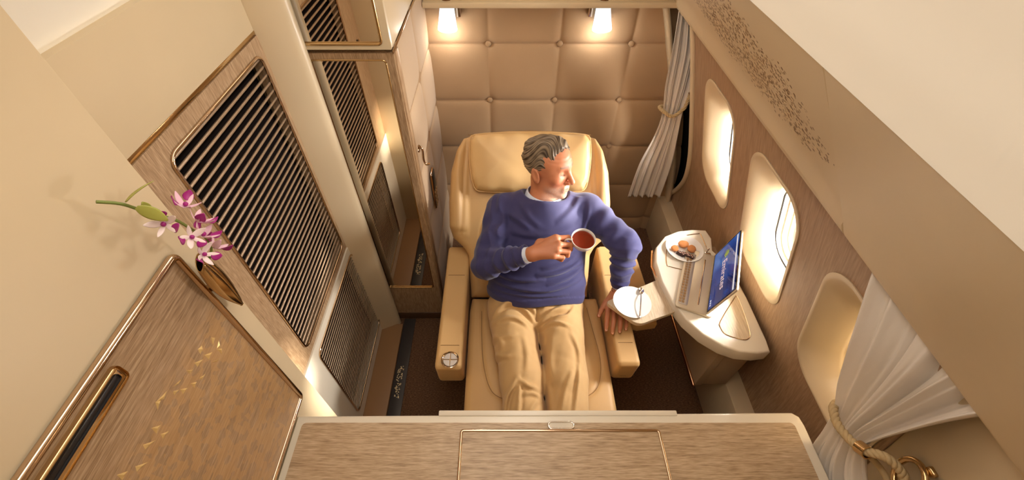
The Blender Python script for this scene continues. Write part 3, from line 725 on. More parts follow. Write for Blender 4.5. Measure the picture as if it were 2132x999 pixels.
# armrests
def armrest(x0, x1, yf, yb, name_lbl, knob):
    xm, hw = (x0 + x1) / 2, (x1 - x0) / 2
    side = [(yf + .06, .375), (yf + .012, .45), (yf, .585), (yf + .012, .60), (yb, .60), (yb, .36), (yf + .3, .34)]
    mt = frame((xm, 0, 0), (0, 1, 0), (0, 0, 1), (1, 0, 0))
    P, F = cushion(side, -hw, hw, .016, .005, mt, 0)
    a = np_mesh('armrest', [(P, F)], M['leather'], seat)
    for yy in ((yf + .10, .601),) + (((yb - .18), .601),):
        b = MB(); b.tube([(x0 + .012, yy[0], .597), (x0 + .02, yy[0], .6008), (x1 - .02, yy[0], .6008), (x1 - .012, yy[0], .597)], .0013, 5); mk('seam', b, 'stitch', a, 60)
    return a
aL = armrest(-.283, -.172, .752, 1.40, '', True); aR = armrest(.462, .556, .765, 1.40, '', False)
k = at(937, 749, Z=.602); b = MB()
b.lathe([(.030, .0), (.034, .003), (.036, .0065), (.033, .008), (.030, .005)], 40, Matrix.Translation((k.x, k.y, .5985))); kn = mk('control_dial', b, 'chrome', aL, 60)
for q in range(4):
    b = MB(); a0 = q * PI / 2 + .05; pts = [(0 + .003 * math.cos(a0 + .74), .003 * math.sin(a0 + .74))] + [(.0285 * math.cos(a0 + t * (PI / 2 - .1)), .0285 * math.sin(a0 + t * (PI / 2 - .1))) for t in np.linspace(0, 1, 9)]
    b.prism([(k.x + x, k.y + y) for x, y in pts], .600, .605, .001, 1); mk('dial_button', b, 'tape', kn, 40)
b = MB(); b.box(.492, .522, .7745, .782, .474, .482, .002); mk('slot', b, 'dark', aR)
# fold-out slab at the outer side of the right armrest
b = MB(); b.prism([(.556, .985), (.60, .972), (.685, .985), (.69, 1.02), (.672, 1.43), (.556, 1.43)], .505, .552, .006, 3); mk('side_flap', b, 'leather', seat)

# ================================================================== SIDE COUNTER
ct = thing('side_counter', 'white half-round counter built out from the window wall beside the seat', 'counter', (.85, 1.05, .3))
ZC = .74
oc = [(.677, 1.187), (.700, 1.275), (.760, 1.345), (.83, 1.378), (.90, 1.388), (.965, 1.385), (.975, 1.33), (.955, 1.255), (1.000, 1.17), (1.012, 1.0), (1.012, .80), (1.006, .752), (.955, .745), (.89, .752), (.835, .775), (.775, .825), (.727, .893), (.695, .98), (.678, 1.08)]
b = MB(); b.prism(oc, ZC - .068, ZC, .008, 3); mk('top', b, 'white', ct, 50)
b = MB(); b.box(.905, 1.02, .805, 1.34, .318, ZC - .068, .004); mk('support_box', b, plain('taupe_panel', S(176, 152, 124), .45), ct)
c0, c1 = at(1412, 680, X=.80), at(1462, 816, X=.80)
b = MB(); b.box(.872, .905, .80, 1.32, .318, .655, .003); fp = mk('front_panel', b, plain('taupe_front', S(176, 152, 124), .45), ct)
b = MB(); b.box(.862, .874, .795, 1.32, .312, .330, .005, 3); mk('copper_edge', b, 'copper', fp)
b = MB(); b.tube([(.684, 1.12, .700), (.671, 1.19, .700), (.694, 1.285, .700)], .005, 8); mk('side_trim', b, 'copper', ct, 60)
tz = .708
TR = [Vector(lx(*p, tz)) for p in ((1260, 628), (1378, 578), (1406, 652), (1328, 676))]
ctr = (TR[0] + TR[3]) / 2
def corner(p, a, c, r):
    u = (a - p).normalized(); w = (c - p).normalized(); out = []
    for t in np.linspace(0, 1, 6): out.append(tuple(p + u * r * (1 - t) ** 2 + w * r * t ** 2))
    return out
ext = (TR[1] - TR[0]).normalized() * .10
pts = corner(TR[0], TR[1], TR[3], .022) + corner(TR[3], TR[0], TR[2], .03) + [tuple(TR[2] + ext), tuple(TR[1] + ext)]
b = MB(); b.prism(pts, tz - .022, tz, .003, 2)
# the slide-out leaf is part of the counter
b2 = b; tr = mk('slide_out_leaf', b2, 'woodL', ct, 40)
tr.data.materials[0] = M['woodL']
for o in (tr,): pass
# recessed trim frames on the counter top
hexp = [Vector(lx(*p, ZC)) for p in ((1388, 550), (1397, 556), (1433, 563), (1444, 556), (1475, 520), (1472, 518), (1459, 489), (1452, 487), (1425, 491), (1400, 500), (1388, 520))]
b = MB(); b.tube([(p.x, p.y, ZC + .0008) for p in smoothpts(hexp, 3)], .0022, 6, True); mk('tray_rim', b, 'chrome', ct, 60)
tri_ = [Vector(lx(*p, ZC)) for p in ((1500, 668), (1500, 682), (1512, 697), (1545, 707), (1558, 705), (1561, 692), (1550, 655), (1535, 618), (1528, 622))]
b = MB(); b.tube([(p.x, p.y, ZC + .0008) for p in smoothpts(tri_, 3)], .0022, 6, True); rm = mk('lid_rim', b, 'chrome', ct, 60)
b = MB(); b.prism([(p.x, p.y) for p in smoothpts(tri_, 3)], ZC - .002, ZC + .0006, 0); mk('lid', b, 'woodL', rm)
b = MB(); p = at(1472, 531, Z=ZC + .005); b.box(p.x - .018, p.x + .018, p.y - .02, p.y + .012, ZC - .001, ZC + .010, .003, 3); b.lathe([(0, .008), (.006, .007), (.008, 0)], 16, Matrix.Translation((p.x - .006, p.y + .004, ZC + .009))); mk('latch', b, 'steel', ct)

# laptop
lp = thing('laptop', 'open pale gold laptop with dark blue screen on the side counter', 'laptop', (.86, 1.02, ZC))
h = Vector((.405, .914, 0)).normalized(); p_ = Vector((h.y, -h.x, 0)); O = Vector((.808, .905, ZC))
LF = frame(O, h, p_, (0, 0, 1))        # x along the hinge (away), y towards the wall, z up
b = MB(); b.prism(rrect(.165, -.050, .170, .072, .012, 5), .0012, .013, .003, 2, LF); base = mk('base', b, 'silver', lp, 50)
b = MB(); b.prism(rrect(.160, -.094, .148, .018, .004, 4), .0125, .0145, .0008, 1, LF); kb = mk('keyboard_deck', b, 'tape', base, 50)
for r in range(2):
    b = MB()
    for c in range(19):
        b.box(.020 + c * .0150, .0325 + c * .0150, -.112 + r * .0125, -.102 + r * .0125, .014, .0165, .0012, 1, LF)
    mk('key_row', b, 'key', kb)
b = MB(); b.prism(rrect(.165, -.036, .13, .003, .002, 3), .0125, .0138, .0005, 1, LF); mk('palm_groove', b, 'chrome', base, 50)
ph_ = math.radians(12); up = (Vector((0, 0, 1)) * math.cos(ph_) + p_ * math.sin(ph_)).normalized(); nf = h.cross(up); nf = nf if nf.x < 0 else -nf
SF = frame(O + Vector((0, 0, .014)), h, up, h.cross(up))
fz = 1 if h.cross(up).x < 0 else -1      # which local side faces the seat
b = MB(); b.prism(rrect(.165, .100, .168, .100, .008, 4), -.0035, .0035, .0015, 2, SF); lid = mk('screen_lid', b, 'silver', lp, 50)
b = MB(); b.prism(rrect(.165, .102, .163, .094, .004, 3), *sorted((fz * .0036, fz * .0042)), 0, 1, SF); bz = mk('bezel', b, plain('glossy_black_glass', S(16, 18, 26), .06), lid)
def screen_mat():
    t = NT('lit_desktop_picture'); tc = t.n('ShaderNodeTexCoord'); n = t.n('ShaderNodeTexNoise', i_Scale=7.0, i_Detail=2.0); t.l(tc.outputs['Object'], n.inputs[0])
    c = t.ramp(n.outputs[0], [(.3, S(10, 24, 70)), (.55, S(24, 58, 128)), (.75, S(60, 104, 170))])
    t.l(c, t.p.inputs['Base Color']); t.l(c, t.p.inputs['Emission Color']); t.p.inputs['Emission Strength'].default_value = .75; t.p.inputs['Roughness'].default_value = .05; return t.m
b = MB(); b.prism(rrect(.165, .102, .157, .087, .001, 1), *sorted((fz * .0041, fz * .0046)), 0, 1, SF); dp = mk('display', b, screen_mat(), lid)
lit = plain('light_icons', S(200, 210, 225), .3, emit=(S(200, 210, 225), .6)); grn = plain('green_logo', S(130, 150, 60), .3, emit=(S(120, 140, 50), .6))
b = MB(); b.box(.012, .318, .172, .181, *sorted((fz * .0045, fz * .0049)), 0, mat=SF); mk('task_bar', b, lit, dp)
b = MB()
for k in range(3): b.box(.022 + k * .012, .030 + k * .012, .024, .032, *sorted((fz * .0045, fz * .0049)), 0, mat=SF)
mk('icons', b, lit, dp)
def text_mesh(txt, size, mtx, mat, parent, name='lettering', ext=.0002):
    cu = bpy.data.curves.new(name, 'FONT'); cu.body = txt; cu.size = size; cu.align_x = 'CENTER'; cu.align_y = 'CENTER'; cu.extrude = ext
    o = bpy.data.objects.new(name + '_tmp', cu); COL.objects.link(o)
    dg = bpy.context.evaluated_depsgraph_get(); me = bpy.data.meshes.new_from_object(o.evaluated_get(dg)); bpy.data.objects.remove(o)
    me.name = name; me.transform(Matrix.Translation(-OFF[parent.name]) @ mtx); me.materials.clear(); return link_mesh(name, me, mat, parent, 0)
# the reader sits on the seat side: his right hand is towards -h
TF = frame(SF @ Vector((.150, .098, fz * .0050)), tuple(-h), tuple(up), tuple((-h).cross(up)))
text_mesh('Emirates', .046, TF, plain('pale_lettering', S(214, 196, 196), .3, emit=(S(214, 196, 196), .5)), dp)
b = MB(); c_ = (.262, .108)
for k in range(7):
    a = -1.2 + k * .4; b.prism([(c_[0], c_[1] - .018), (c_[0] + .022 * math.sin(a) - .004, c_[1] - .016 + .030 * math.cos(a)), (c_[0] + .022 * math.sin(a) + .004, c_[1] - .014 + .032 * math.cos(a))], *sorted((fz * .0045, fz * .0050)), 0, 1, SF)
mk('leaf_logo', b, grn, dp)
b = MB(); b.tube([O + h * .01 + Vector((0, 0, .008)), O + h * .32 + Vector((0, 0, .008))], .005, 8); mk('hinge', b, 'copper', lp, 60)

# plate with treats
pc = at(1425, 516, Z=ZC + .015); PC = (pc.x, pc.y)
def dish(name, label, c, R, z, well, group=None):
    b = MB(); prof = [(0, .002), (well * .9, .002), (well, .0035), (R * .72, .006), (R * .97, .0125), (R, .0145), (R, .016), (R * .965, .0155), (R * .70, .0095), (well * 1.02, .0062), (well * .93, .0048), (0, .0045)]
    b.lathe(prof, 64, Matrix.Translation((c[0], c[1], z))); o = mk(name, b, 'china', None, 60, (c[0], c[1], z)); tag(o, label, name); return o
dish('plate', 'round white plate of biscuits and chocolates on the side counter', PC, .083, ZC + .001, .052)
gc = 'biscuits on the white plate'; gh = 'nut topped chocolates on the white plate'
def biscuit(px, py, r, tilt, label, sq=1.0):
    c = at(px, py, Z=ZC + .022); b = MB(); rr = random.Random(px)
    prof = [(0, -.006), (r * .8, -.006), (r, -.001), (r * .96, .004), (r * .7, .007), (0, .008)]
    mt = Matrix.Translation(c) @ Matrix.Rotation(tilt, 4, 'X') @ Matrix.Diagonal((1, sq, 1, 1)); b.lathe(prof, 24, mt)
    b.v = [(v[0] + .0012 * mnoise.noise(Vector(v) * 160), v[1] + .0012 * mnoise.noise(Vector(v) * 160 + Vector((5, 0, 0))), v[2] + .001 * mnoise.noise(Vector(v) * 200)) for v in b.v]
    o = mk('biscuit', b, 'cookie', None, 60, tuple(c)); tag(o, label, 'biscuit', gc)
biscuit(1405, 517, .0165, .1, 'small golden biscuit at the seat side of the white plate'); biscuit(1423, 508, .024, .12, 'largest pale biscuit at the rear of the white plate', .8); biscuit(1440, 518, .019, .3, 'orange brown biscuit leaning toward the laptop on the white plate')
for k, (px, py, lb) in enumerate(((1417, 528, 'left dark chocolate with pale nuts on the white plate'), (1427, 530, 'middle dark chocolate with pale nuts on the white plate'), (1436, 534, 'dark chocolate with pale nuts nearest the laptop on the plate'))):
    c = at(px, py, Z=ZC + .014); b = MB(); mt = Matrix.Translation(c) @ Matrix.Rotation(-.7, 4, 'Z'); b.box(-.018, .018, -.009, .009, -.008, .008, .004, 3, mt)
    r = thing('chocolate', lb, 'chocolate', tuple(c), gh); mk('chocolate_bar', b, 'choc', r)
    b = MB()
    for q in range(4): b.ball(mt @ Vector((-.011 + q * .0075, .002 * (-1) ** q, .0078)), (.0036, .0026, .002))
    mk('nut_topping', b, 'almond', r, 60)
# saucer and spoon on the leaf
sc_ = at(1316, 629, Z=tz + .012); SC = (sc_.x, sc_.y)
dish('saucer', 'white saucer with a teaspoon resting on the slide-out leaf', SC, .0785, tz + .0005, .030)
b = MB(); ring_ = [(.026, .0048), (.0275, .0058), (.029, .0048)]
sp0, sp1 = at(1335, 606, Z=tz + .018), at(1332, 659, Z=tz + .018)
dv = (sp1 - sp0).normalized(); sd = dv.cross(Vector((0, 0, 1)))
bowl = MB()
def spoonbowl(u, v):
    a = 2 * PI * u; r = v; return tuple(sp0 + dv * (.0175 * r * math.cos(a) - .001) + sd * (.0115 * r * math.sin(a) * (1 + .12 * math.cos(a + PI))) + Vector((0, 0, .0045 * (r * r) - .003)))
b.grid(spoonbowl, 28, 8)
hp_ = [sp0 + dv * .014 + Vector((0, 0, .001)), sp0 + dv * .03 + Vector((0, 0, .003)), sp0 + dv * .06 + Vector((0, 0, .005)), sp1 + dv * -.008 + Vector((0, 0, .003)), sp1 + dv * .004 + Vector((0, 0, .001))]
hp_ = smoothpts(hp_, 4, False); n_ = len(hp_)
b.tube(hp_, .002, 8, rs=[.0022 + .0028 * max(0, (i / n_ - .55) / .45) for i in range(n_)], up=(0, 0, 1), flat=.5)
o = mk('teaspoon', b, 'steel', None, 60, tuple(sp0)); tag(o, 'polished silver teaspoon lying across the white saucer', 'spoon'); o.modifiers.new('thickness', 'SOLIDIFY').thickness = .0006

# ================================================================== WALL LAMPS
def lamp(px_top, px_bot, side, label):
    pt = at(px_top, 6, Y=2.035); pb = at(px_bot, 62, Y=2.030)
    r = thing('wall_lamp', label, 'lamp', (pt.x, 2.1, 1.46), 'reading lamps on the quilted wall')
    ax = (pb - pt); L = ax.length; ax.normalize(); sx_ = ax.orthogonal().normalized(); m = frame(pt, sx_, ax.cross(sx_), ax)
    b = MB(); b.lathe([(0, -.002), (.026, -.002), (.031, .004), (.034, L * .3), (.040, L * .68), (.0455, L * .96), (.0445, L), (.0425, L), (.037, L * .68), (.030, L * .3), (0, .012)], 36, m); s = mk('lamp_shade', b, 'shade', r, 60)
    b = MB(); b.lathe([(0, .0), (.022, .0), (.024, -.01), (.024, -.032), (0, -.034)], 28, m); c = pt - ax * .02
    mk('socket_cap', b, 'socket', r, 60)
    b = MB(); b.tube([c, Vector((c.x + side * .03, 2.06, c.z + .004)), Vector((c.x + side * .045, 2.098, c.z + .004))], .008, 10); b.box(c.x + side * .045 - .010, c.x + side * .045 + .010, 2.060, 2.100, c.z - .09, c.z + .03, .004, 3); mk('wall_bracket', b, 'chrome', r, 60)
    li = bpy.data.lights.new('lamp_glow', 'POINT'); li.energy = .9; li.color = (1, .92, .82); li.shadow_soft_size = .02
    lo = bpy.data.objects.new('lamp_glow', li); COL.objects.link(lo); lo.location = pb + ax * .01 + Vector((0, -.0, -.03))
lamp(930, 932, 1, 'frosted glass wall lamp beside the overhead locker, left of the pair'); lamp(1257, 1253, -1, 'frosted glass wall lamp nearer the white curtain, right of the pair')

# ================================================================== CURTAINS
def curtain_sheet(rows, n_u, amp, folds, name, label, grp, origin, phase=0.0):
    """rows: (point at one edge, point at other edge, fold depth, fold direction) from top to bottom"""
    R = len(rows)
    def lerp_rows(v):
        f = v * (R - 1); i = min(int(f), R - 2); t = f - i; t_s = t
        def c(k):
            q = [rows[min(max(i + d_, 0), R - 1)][k] for d_ in (-1, 0, 1, 2)]
            return .5 * ((2 * q[1]) + (q[2] - q[0]) * t + (2 * q[0] - 5 * q[1] + 4 * q[2] - q[3]) * t * t + (-q[0] + 3 * q[1] - 3 * q[2] + q[3]) * t ** 3)
        return c(0), c(1), rows[i][2] * (1 - t) + rows[i + 1][2] * t, rows[i][3].lerp(rows[i + 1][3], t)
    b = MB()
    def fn(u, v):
        a, c, d_, n_ = lerp_rows(v); g = u + .018 * math.sin(u * 9 + 3 * v) + .010 * math.sin(u * 31 + 2)
        w = math.sin(2 * PI * folds * g + phase + 1.2 * math.sin(5 * u)) + .35 * math.sin(2 * PI * folds * 2.3 * g + 1.7 * v) + .05 * math.sin(2 * PI * folds * 6 * g + 9 * v)
        p = a.lerp(c, u) + n_ * (d_ * w * amp); return (p.x, p.y, p.z)
    b.grid(fn, n_u, 90)
    o = mk(name, b, 'curtain', None, 180, origin); tag(o, label, 'curtain', grp); sm = o.modifiers.new('thickness', 'SOLIDIFY'); sm.thickness = .0018; return o
V_ = Vector; ny_ = V_((.1, -1, 0)).normalized()
def row(lx_, rx_, y_, Y, d_, n_): return (at(lx_, y_, Y=Y), at(rx_, y_, Y=Y), d_, n_)
rows = [row(1418, 1455, -22, 1.995, .008, ny_), row(1409, 1460, 40, 1.985, .009, ny_), row(1397, 1460, 110, 1.97, .010, ny_), row(1384, 1444, 180, 1.96, .010, ny_), row(1379, 1424, 232, 1.955, .007, ny_), row(1362, 1414, 280, 1.95, .009, ny_), row(1330, 1402, 340, 1.95, .012, ny_), row(1306, 1378, 408, 1.955, .014, ny_)]
curtain_sheet(rows, 160, 1.0, 5, 'curtain', 'white pleated curtain tied back in the far corner by the quilted wall', 'window curtains', (.88, 1.96, .4))
def rope(name, label, pts, r, origin, grp, closed=False, ringpos=None, clasp=None):
    root = thing(name, label, 'tieback', origin, grp); S_ = smoothpts(pts, 14, closed)
    for ph0 in (0, 2.1, 4.2):
        strand = []
        for i, p in enumerate(S_):
            a = S_[max(i - 1, 0)]; c = S_[min(i + 1, len(S_) - 1)]; t = (c - a).normalized(); u = t.cross(V_((.2, .3, 1))).normalized(); w = t.cross(u); th = ph0 + i * .55
            strand.append(p + (u * math.cos(th) + w * math.sin(th)) * r * .52)
        b = MB(); b.tube(strand, r * .62, 7, closed); mk('cord_strand', b, 'rope', root, 60)
    return root
# far tieback loops round the gathered curtain up to a hook on the wall
a = at(1378, 226, Y=1.945); c = at(1400, 242, Y=1.925); e = at(1424, 226, Y=1.935); g = at(1434, 204, Y=1.93); bk_ = at(1405, 222, Y=1.99)
rope('curtain_tieback', 'braided rope tieback round the far white curtain', [V_((bk_.x, 1.985, bk_.z)), V_((a.x - .004, 1.965, a.z)), a + V_((.012, -.012, -.012)), c, e, g, at(1437, 196, Y=1.945)], .0085, tuple(g), 'rope tiebacks of the curtains')
b = MB(); pz = at(1437, 196, Y=1.93); b.tube([pz + V_((.028, 0, 0)), pz + V_((.0, -.002, 0)), pz + V_((-.008, -.004, .01))], .006, 8); b.lathe([(0, .006), (.014, .004), (.016, 0)], 20, Matrix.Translation(pz + V_((.03, 0, 0))) @ Matrix.Rotation(-PI / 2, 4, 'Y'))
o = mk('tieback_hook', b, 'chrome', None, 60, tuple(pz)); tag(o, 'small metal hook on the wall holding the far curtain rope', 'hook')
# near curtain hangs along the wall, in front of the third window
def rw(l, r, off, d_):   # l, r: (px, py, X)
    nn = V_((-.9, 0, .25)).normalized(); return (at(l[0], l[1], X=l[2]), at(r[0], r[1], X=r[2]), d_, nn)
rows2 = [rw((1850, 480, .786), (2235, 815, .780), 0, .003), rw((1832, 545, .790), (2190, 850, .780), 0, .007), rw((1815, 615, .802), (2140, 870, .783), 0, .012), rw((1787, 715, .820), (2060, 868, .790), 0, .015), rw((1757, 800, .845), (1930, 892, .82), 0, .012), rw((1743, 858, .866), (1808, 928, .852), 0, .008),
         rw((1722, 895, .876), (1808, 955, .866), 0, .009), rw((1690, 950, .886), (1812, 1000, .88), 0, .010), rw((1680, 1050, .90), (1826, 1080, .90), 0, .013), rw((1668, 1140, .925), (1800, 1160, .925), 0, .013)]
curtain_sheet(rows2, 200, 1.35, 4.5, 'curtain', 'white pleated curtain tied back at the window nearest the viewer', 'window curtains', (.88, .38, .9), .6)
q1, q2, q3, q4, q5 = at(1735, 852, X=.838), at(1745, 885, X=.826), at(1775, 920, X=.822), at(1800, 938, X=.824), at(1845, 952, X=.845)
q6, q7 = at(1878, 985, X=.872), at(1886, 1030, X=.885)
rope('curtain_tieback', 'braided rope tieback round the near curtain, held by a brass ring', [at(1742, 838, X=.875), q1, q2, q3, q4, q5, q6, q7], .0095, tuple(q4), 'rope tiebacks of the curtains')
tb = bpy.data.objects['curtain_tieback.001']
S_ = smoothpts([q4 + V_((.006, -.004, -.006)), at(1830, 970, X=.880), at(1848, 1000, X=.888), at(1862, 1040, X=.892)], 10, False); b = MB(); b.tube(S_, .0075, 8); mk('cord_tail', b, 'rope', tb, 60)
dd = (q4 - q3).normalized(); u_ = dd.orthogonal().normalized(); b = MB(); b.lathe([(.0125, -.012), (.0155, -.012), (.0155, .012), (.0125, .012), (.0125, -.012)], 24, frame(q3.lerp(q4, .9), u_, dd.cross(u_), dd)); mk('brass_clasp', b, 'gold', tb, 60)
b = MB(); rc = at(1893, 995, X=.875); b.tube([rc + V_((.012 * math.cos(t * 2 * PI / 28), .036 * math.cos(t * 2 * PI / 28), .045 * math.sin(t * 2 * PI / 28))) for t in range(28)], .0065, 10, True)
b.box(rc.x + .005, rc.x + .055, rc.y - .01, rc.y + .01, rc.z + .038, rc.z + .058, .004)
o = mk('brass_ring_hook', b, 'gold', None, 60, tuple(rc)); tag(o, 'brass ring on the wall that holds the near curtain rope', 'ring')
# ================================================================== TEACUP
UPc = Vector((.02, -.16, .985)).normalized(); rc_ = at(1215, 497, Z=1.0)
cxv = Vector((1, 0, 0)); cxv = (cxv - UPc * cxv.dot(UPc)).normalized(); CF = frame(rc_ - UPc * .052, cxv, UPc.cross(cxv), UPc)
cup = thing('teacup', 'white teacup of black tea held in the seated man\'s hand', 'cup', tuple(CF @ Vector((0, 0, 0))))
b = MB(); b.lathe([(0, .0), (.018, 0), (.020, .003), (.031, .010), (.041, .024), (.0462, .044), (.0478, .053), (.0470, .0545), (.0452, .053), (.0440, .044), (.0385, .024), (.029, .012), (0, .0075)], 56, CF); cbody = mk('cup_body', b, 'china', cup, 60)
b = MB(); b.tube([CF @ Vector(p) for p in smoothpts([(-.0455, 0, .044), (-.058, 0, .047), (-.068, 0, .040), (-.066, 0, .026), (-.054, 0, .019), (-.038, 0, .018)], 6, False)], .0034, 10, flat=1.3); mk('handle', b, 'china', cup, 60)
b = MB(); b.lathe([(0, .0425), (.0438, .0425), (.0435, .040), (0, .040)], 48, CF); mk('tea', b, 'tea', cup, 60)

# ================================================================== THE MAN
man = thing('person', 'seated man in navy sweater and khaki trousers holding a teacup and looking toward the window', 'person', (.15, 1.1, .5))
A3 = lambda x, y, z: np.array(at(x, y, Z=z))
def pn(X, Y, Z, k=1.0, ph=0.0):   # cheap smooth noise, about -1..1
    X, Y, Z = X * k, Y * k, Z * k
    return (np.sin(X * 1.7 + 1.3 * np.sin(Y * 1.1 + ph) + ph) * np.cos(Y * 1.9 + 1.1 * np.sin(Z * 1.3 + ph * 2)) + .6 * np.sin(Z * 2.3 + 1.5 * np.sin(X * 1.4 + ph) + 2 * ph) * np.cos(X * 2.1 - Y * 1.2)) / 1.6
HS = 1.03
HC = np.array(at(1141, 352, Z=1.078))
def cw(r, u, b_): v = np.array([r, u * .742 - b_ * .6704, u * .6704 + b_ * .742]); return v / np.linalg.norm(v)
hf = cw(.80, -.33, .50); hl = cw(.551, .42, -.72); hl = hl - hf * (hl @ hf); hl /= np.linalg.norm(hl); hu = np.cross(hf, hl); hx = -hl
HM = np.stack([hx, hf, hu], 1) * HS
def toW(P): return P @ HM.T + HC
def toL(p): return (np.linalg.inv(HM) @ (np.array(p) - HC))
neck0 = np.array([.178, 1.372, .965]); nb = toL(neck0); nmid = toL(neck0 + np.array([0, .02, .03]))
def headf(X, Y, Z):
    aX = np.abs(X)
    d = ell(X, Y, Z, (0, -.012, .046), (.078, .099, .087))
    d = smin(d, ell(X, Y, Z, (0, .030, .030), (.066, .066, .066)), .03)                # forehead
    d = smin(d, ell(X, Y, Z, (0, .034, -.030), (.059, .058, .070)), .03)              # mid face
    d = smin(d, ell(aX, Y, Z, (.036, .012, -.062), (.024, .045, .030)), .03)          # jaw angles
    d = smin(d, ell(X, Y, Z, (0, .056, -.084), (.036, .034, .026)), .028)             # chin mass
    d = smin(d, ell(X, Y, Z, (0, .078, -.096), (.018, .013, .013)), .018)
    d = smin(d, ell(aX, Y, Z, (.040, .066, -.018), (.021, .018, .018)), .022)         # cheekbones
    d = smin(d, cap(aX, Y, Z, (.008, .089, .031), (.040, .076, .034), .0085, .007), .014)   # brow ridge
    d = smax(d, -ell(aX, Y, Z, (.031, .099, .012), (.017, .017, .012)), .012)          # eye sockets
    d = smin(d, ell(aX, Y, Z, (.031, .0735, .011), (.0135, .0120, .0115)), .005)       # closed-ish lids over the eyeball
    d = smax(d, -cap(aX, Y, Z, (.021, .0885, .0035), (.041, .083, .004), .0011), .002)  # lid crease
    d = smin(d, cap(X, Y, Z, (0, .089, .024), (0, .113, -.020), .0065, .0105), .012)    # nose bridge
    d = smin(d, ell(X, Y, Z, (0, .116, -.026), (.0115, .0115, .0105)), .006)
    d = smin(d, ell(aX, Y, Z, (.0125, .103, -.031), (.008, .011, .0075)), .006)        # nostril wings
    d = smax(d, -ell(aX, Y, Z, (.006, .108, -.039), (.0035, .005, .004)), .003)
    d = smin(d, ell(X, Y, Z, (0, .086, -.058), (.026, .014, .020)), .014)             # muzzle
    d = smin(d, cap(aX, Y, Z, (0, .0995, -.0545), (.019, .089, -.058), .0046, .0022), .004)
    d = smin(d, cap(aX, Y, Z, (0, .0975, -.0655), (.016, .089, -.063), .0055, .0025), .004)
    d = smax(d, -cap(aX, Y, Z, (0, .1045, -.0598), (.021, .091, -.0605), .0012), .002)
    d = smax(d, -cap(aX, Y, Z, (.020, .103, -.030), (.033, .088, -.058), .0022), .008)   # smile fold
    ear = ell(aX, Y + (Z) * .25, Z, (.0785, -.012, -.008), (.0085, .019, .031))
    ear = smax(ear, -ell(aX, Y + Z * .25, Z, (.087, -.009, -.004), (.006, .011, .019)), .005)
    d = smin(d, ear, .006)
    nk = cap(X, Y, Z, (0, -.022, -.045), tuple(nmid), .051, .056); nk = smin(nk, cap(X, Y, Z, tuple(nmid), tuple(nb), .056, .072), .02)
    d = smin(d, nk, .010)
    d = smin(d, cap(X, Y, Z, (.028, -.002, -.05), tuple(toL(neck0 + np.array([.03, -.05, 0]))), .016, .014), .02)
    return d - .0006 * np.sin(Z * 330 + 2 * np.sin(X * 60)) * np.exp(-((Z - .066) / .018) ** 2) * (Y > .04)
lo = np.minimum(nb - .09, [-.11, -.14, -.14]); hi = np.maximum(nb + .09, [.11, .15, .15])
HP, HF = snets(headf, lo, hi, .0022)
hc = np.tile(np.array(S(206, 134, 96)[:3]), (len(HP), 1))
x_, y_, z_ = HP.T
def blend(mask, col):
    global hc
    m = np.clip(mask, 0, 1)[:, None]; hc = hc * (1 - m) + np.array(col[:3]) * m
blend(.5 * np.exp(-((np.abs(x_) - .042) / .02) ** 2 - ((z_ + .022) / .02) ** 2) * (y_ > .03), S(206, 116, 84))
blend(.4 * np.exp(-(x_ / .016) ** 2 - ((z_ + .025) / .014) ** 2) * (y_ > .10), S(206, 112, 84))
stub = np.clip((-.038 - z_) / .02, 0, 1) * np.clip((y_ - .015) / .035, 0, 1) * np.clip((z_ + .122) / .015, 0, 1) * (np.exp(-np.clip(y_ - .2, 0, 1)))
blend(.5 * stub * (.75 + .5 * pn(x_, y_, z_, 400)), S(206, 190, 176))
blend(.75 * np.exp(-((z_ + .060) / .0075) ** 2 - (x_ / .020) ** 4) * (y_ > .086), S(176, 96, 78))
blend(.8 * np.exp(-((z_ - .0385) / .0045) ** 2) * (np.abs(np.abs(x_) - .030) < .019) * (y_ > .06), S(104, 78, 58))     # eyebrows
blend(.8 * np.exp(-((z_ - .0035) / .0026) ** 2) * (np.abs(np.abs(x_) - .031) < .013) * (y_ > .07), S(84, 50, 36))      # lash line
parts = [(toW(HP), HF)]; cols = [hc]
# hands: world-space chains
sk = np.array(S(196, 126, 88)[:3])
def handf(chains, extra=()):
    def f(X, Y, Z):
        d = np.full(X.shape, 1.0, np.float32)
        palm = None
        for a, c, ra, rb in chains['palm']:
            q = cap(X, Y, Z, a, c, ra, rb); palm = q if palm is None else smin(palm, q, .014)
        for fin in chains['fingers']:
            q = None
            for (a, ra), (c, rb) in zip(fin, fin[1:]):
                g = cap(X, Y, Z, a, c, ra, rb); q = g if q is None else smin(q, g, .003)
            d = smin(d, q, .0022)
        return smin(palm, d, .007)
    pts = [p for a, c, *_ in chains['palm'] for p in (a, c)] + [p for fin in chains['fingers'] for p, _ in fin]
    lo = np.min(pts, 0) - .03; hi = np.max(pts, 0) + .03
    return snets(f, lo, hi, .0016)
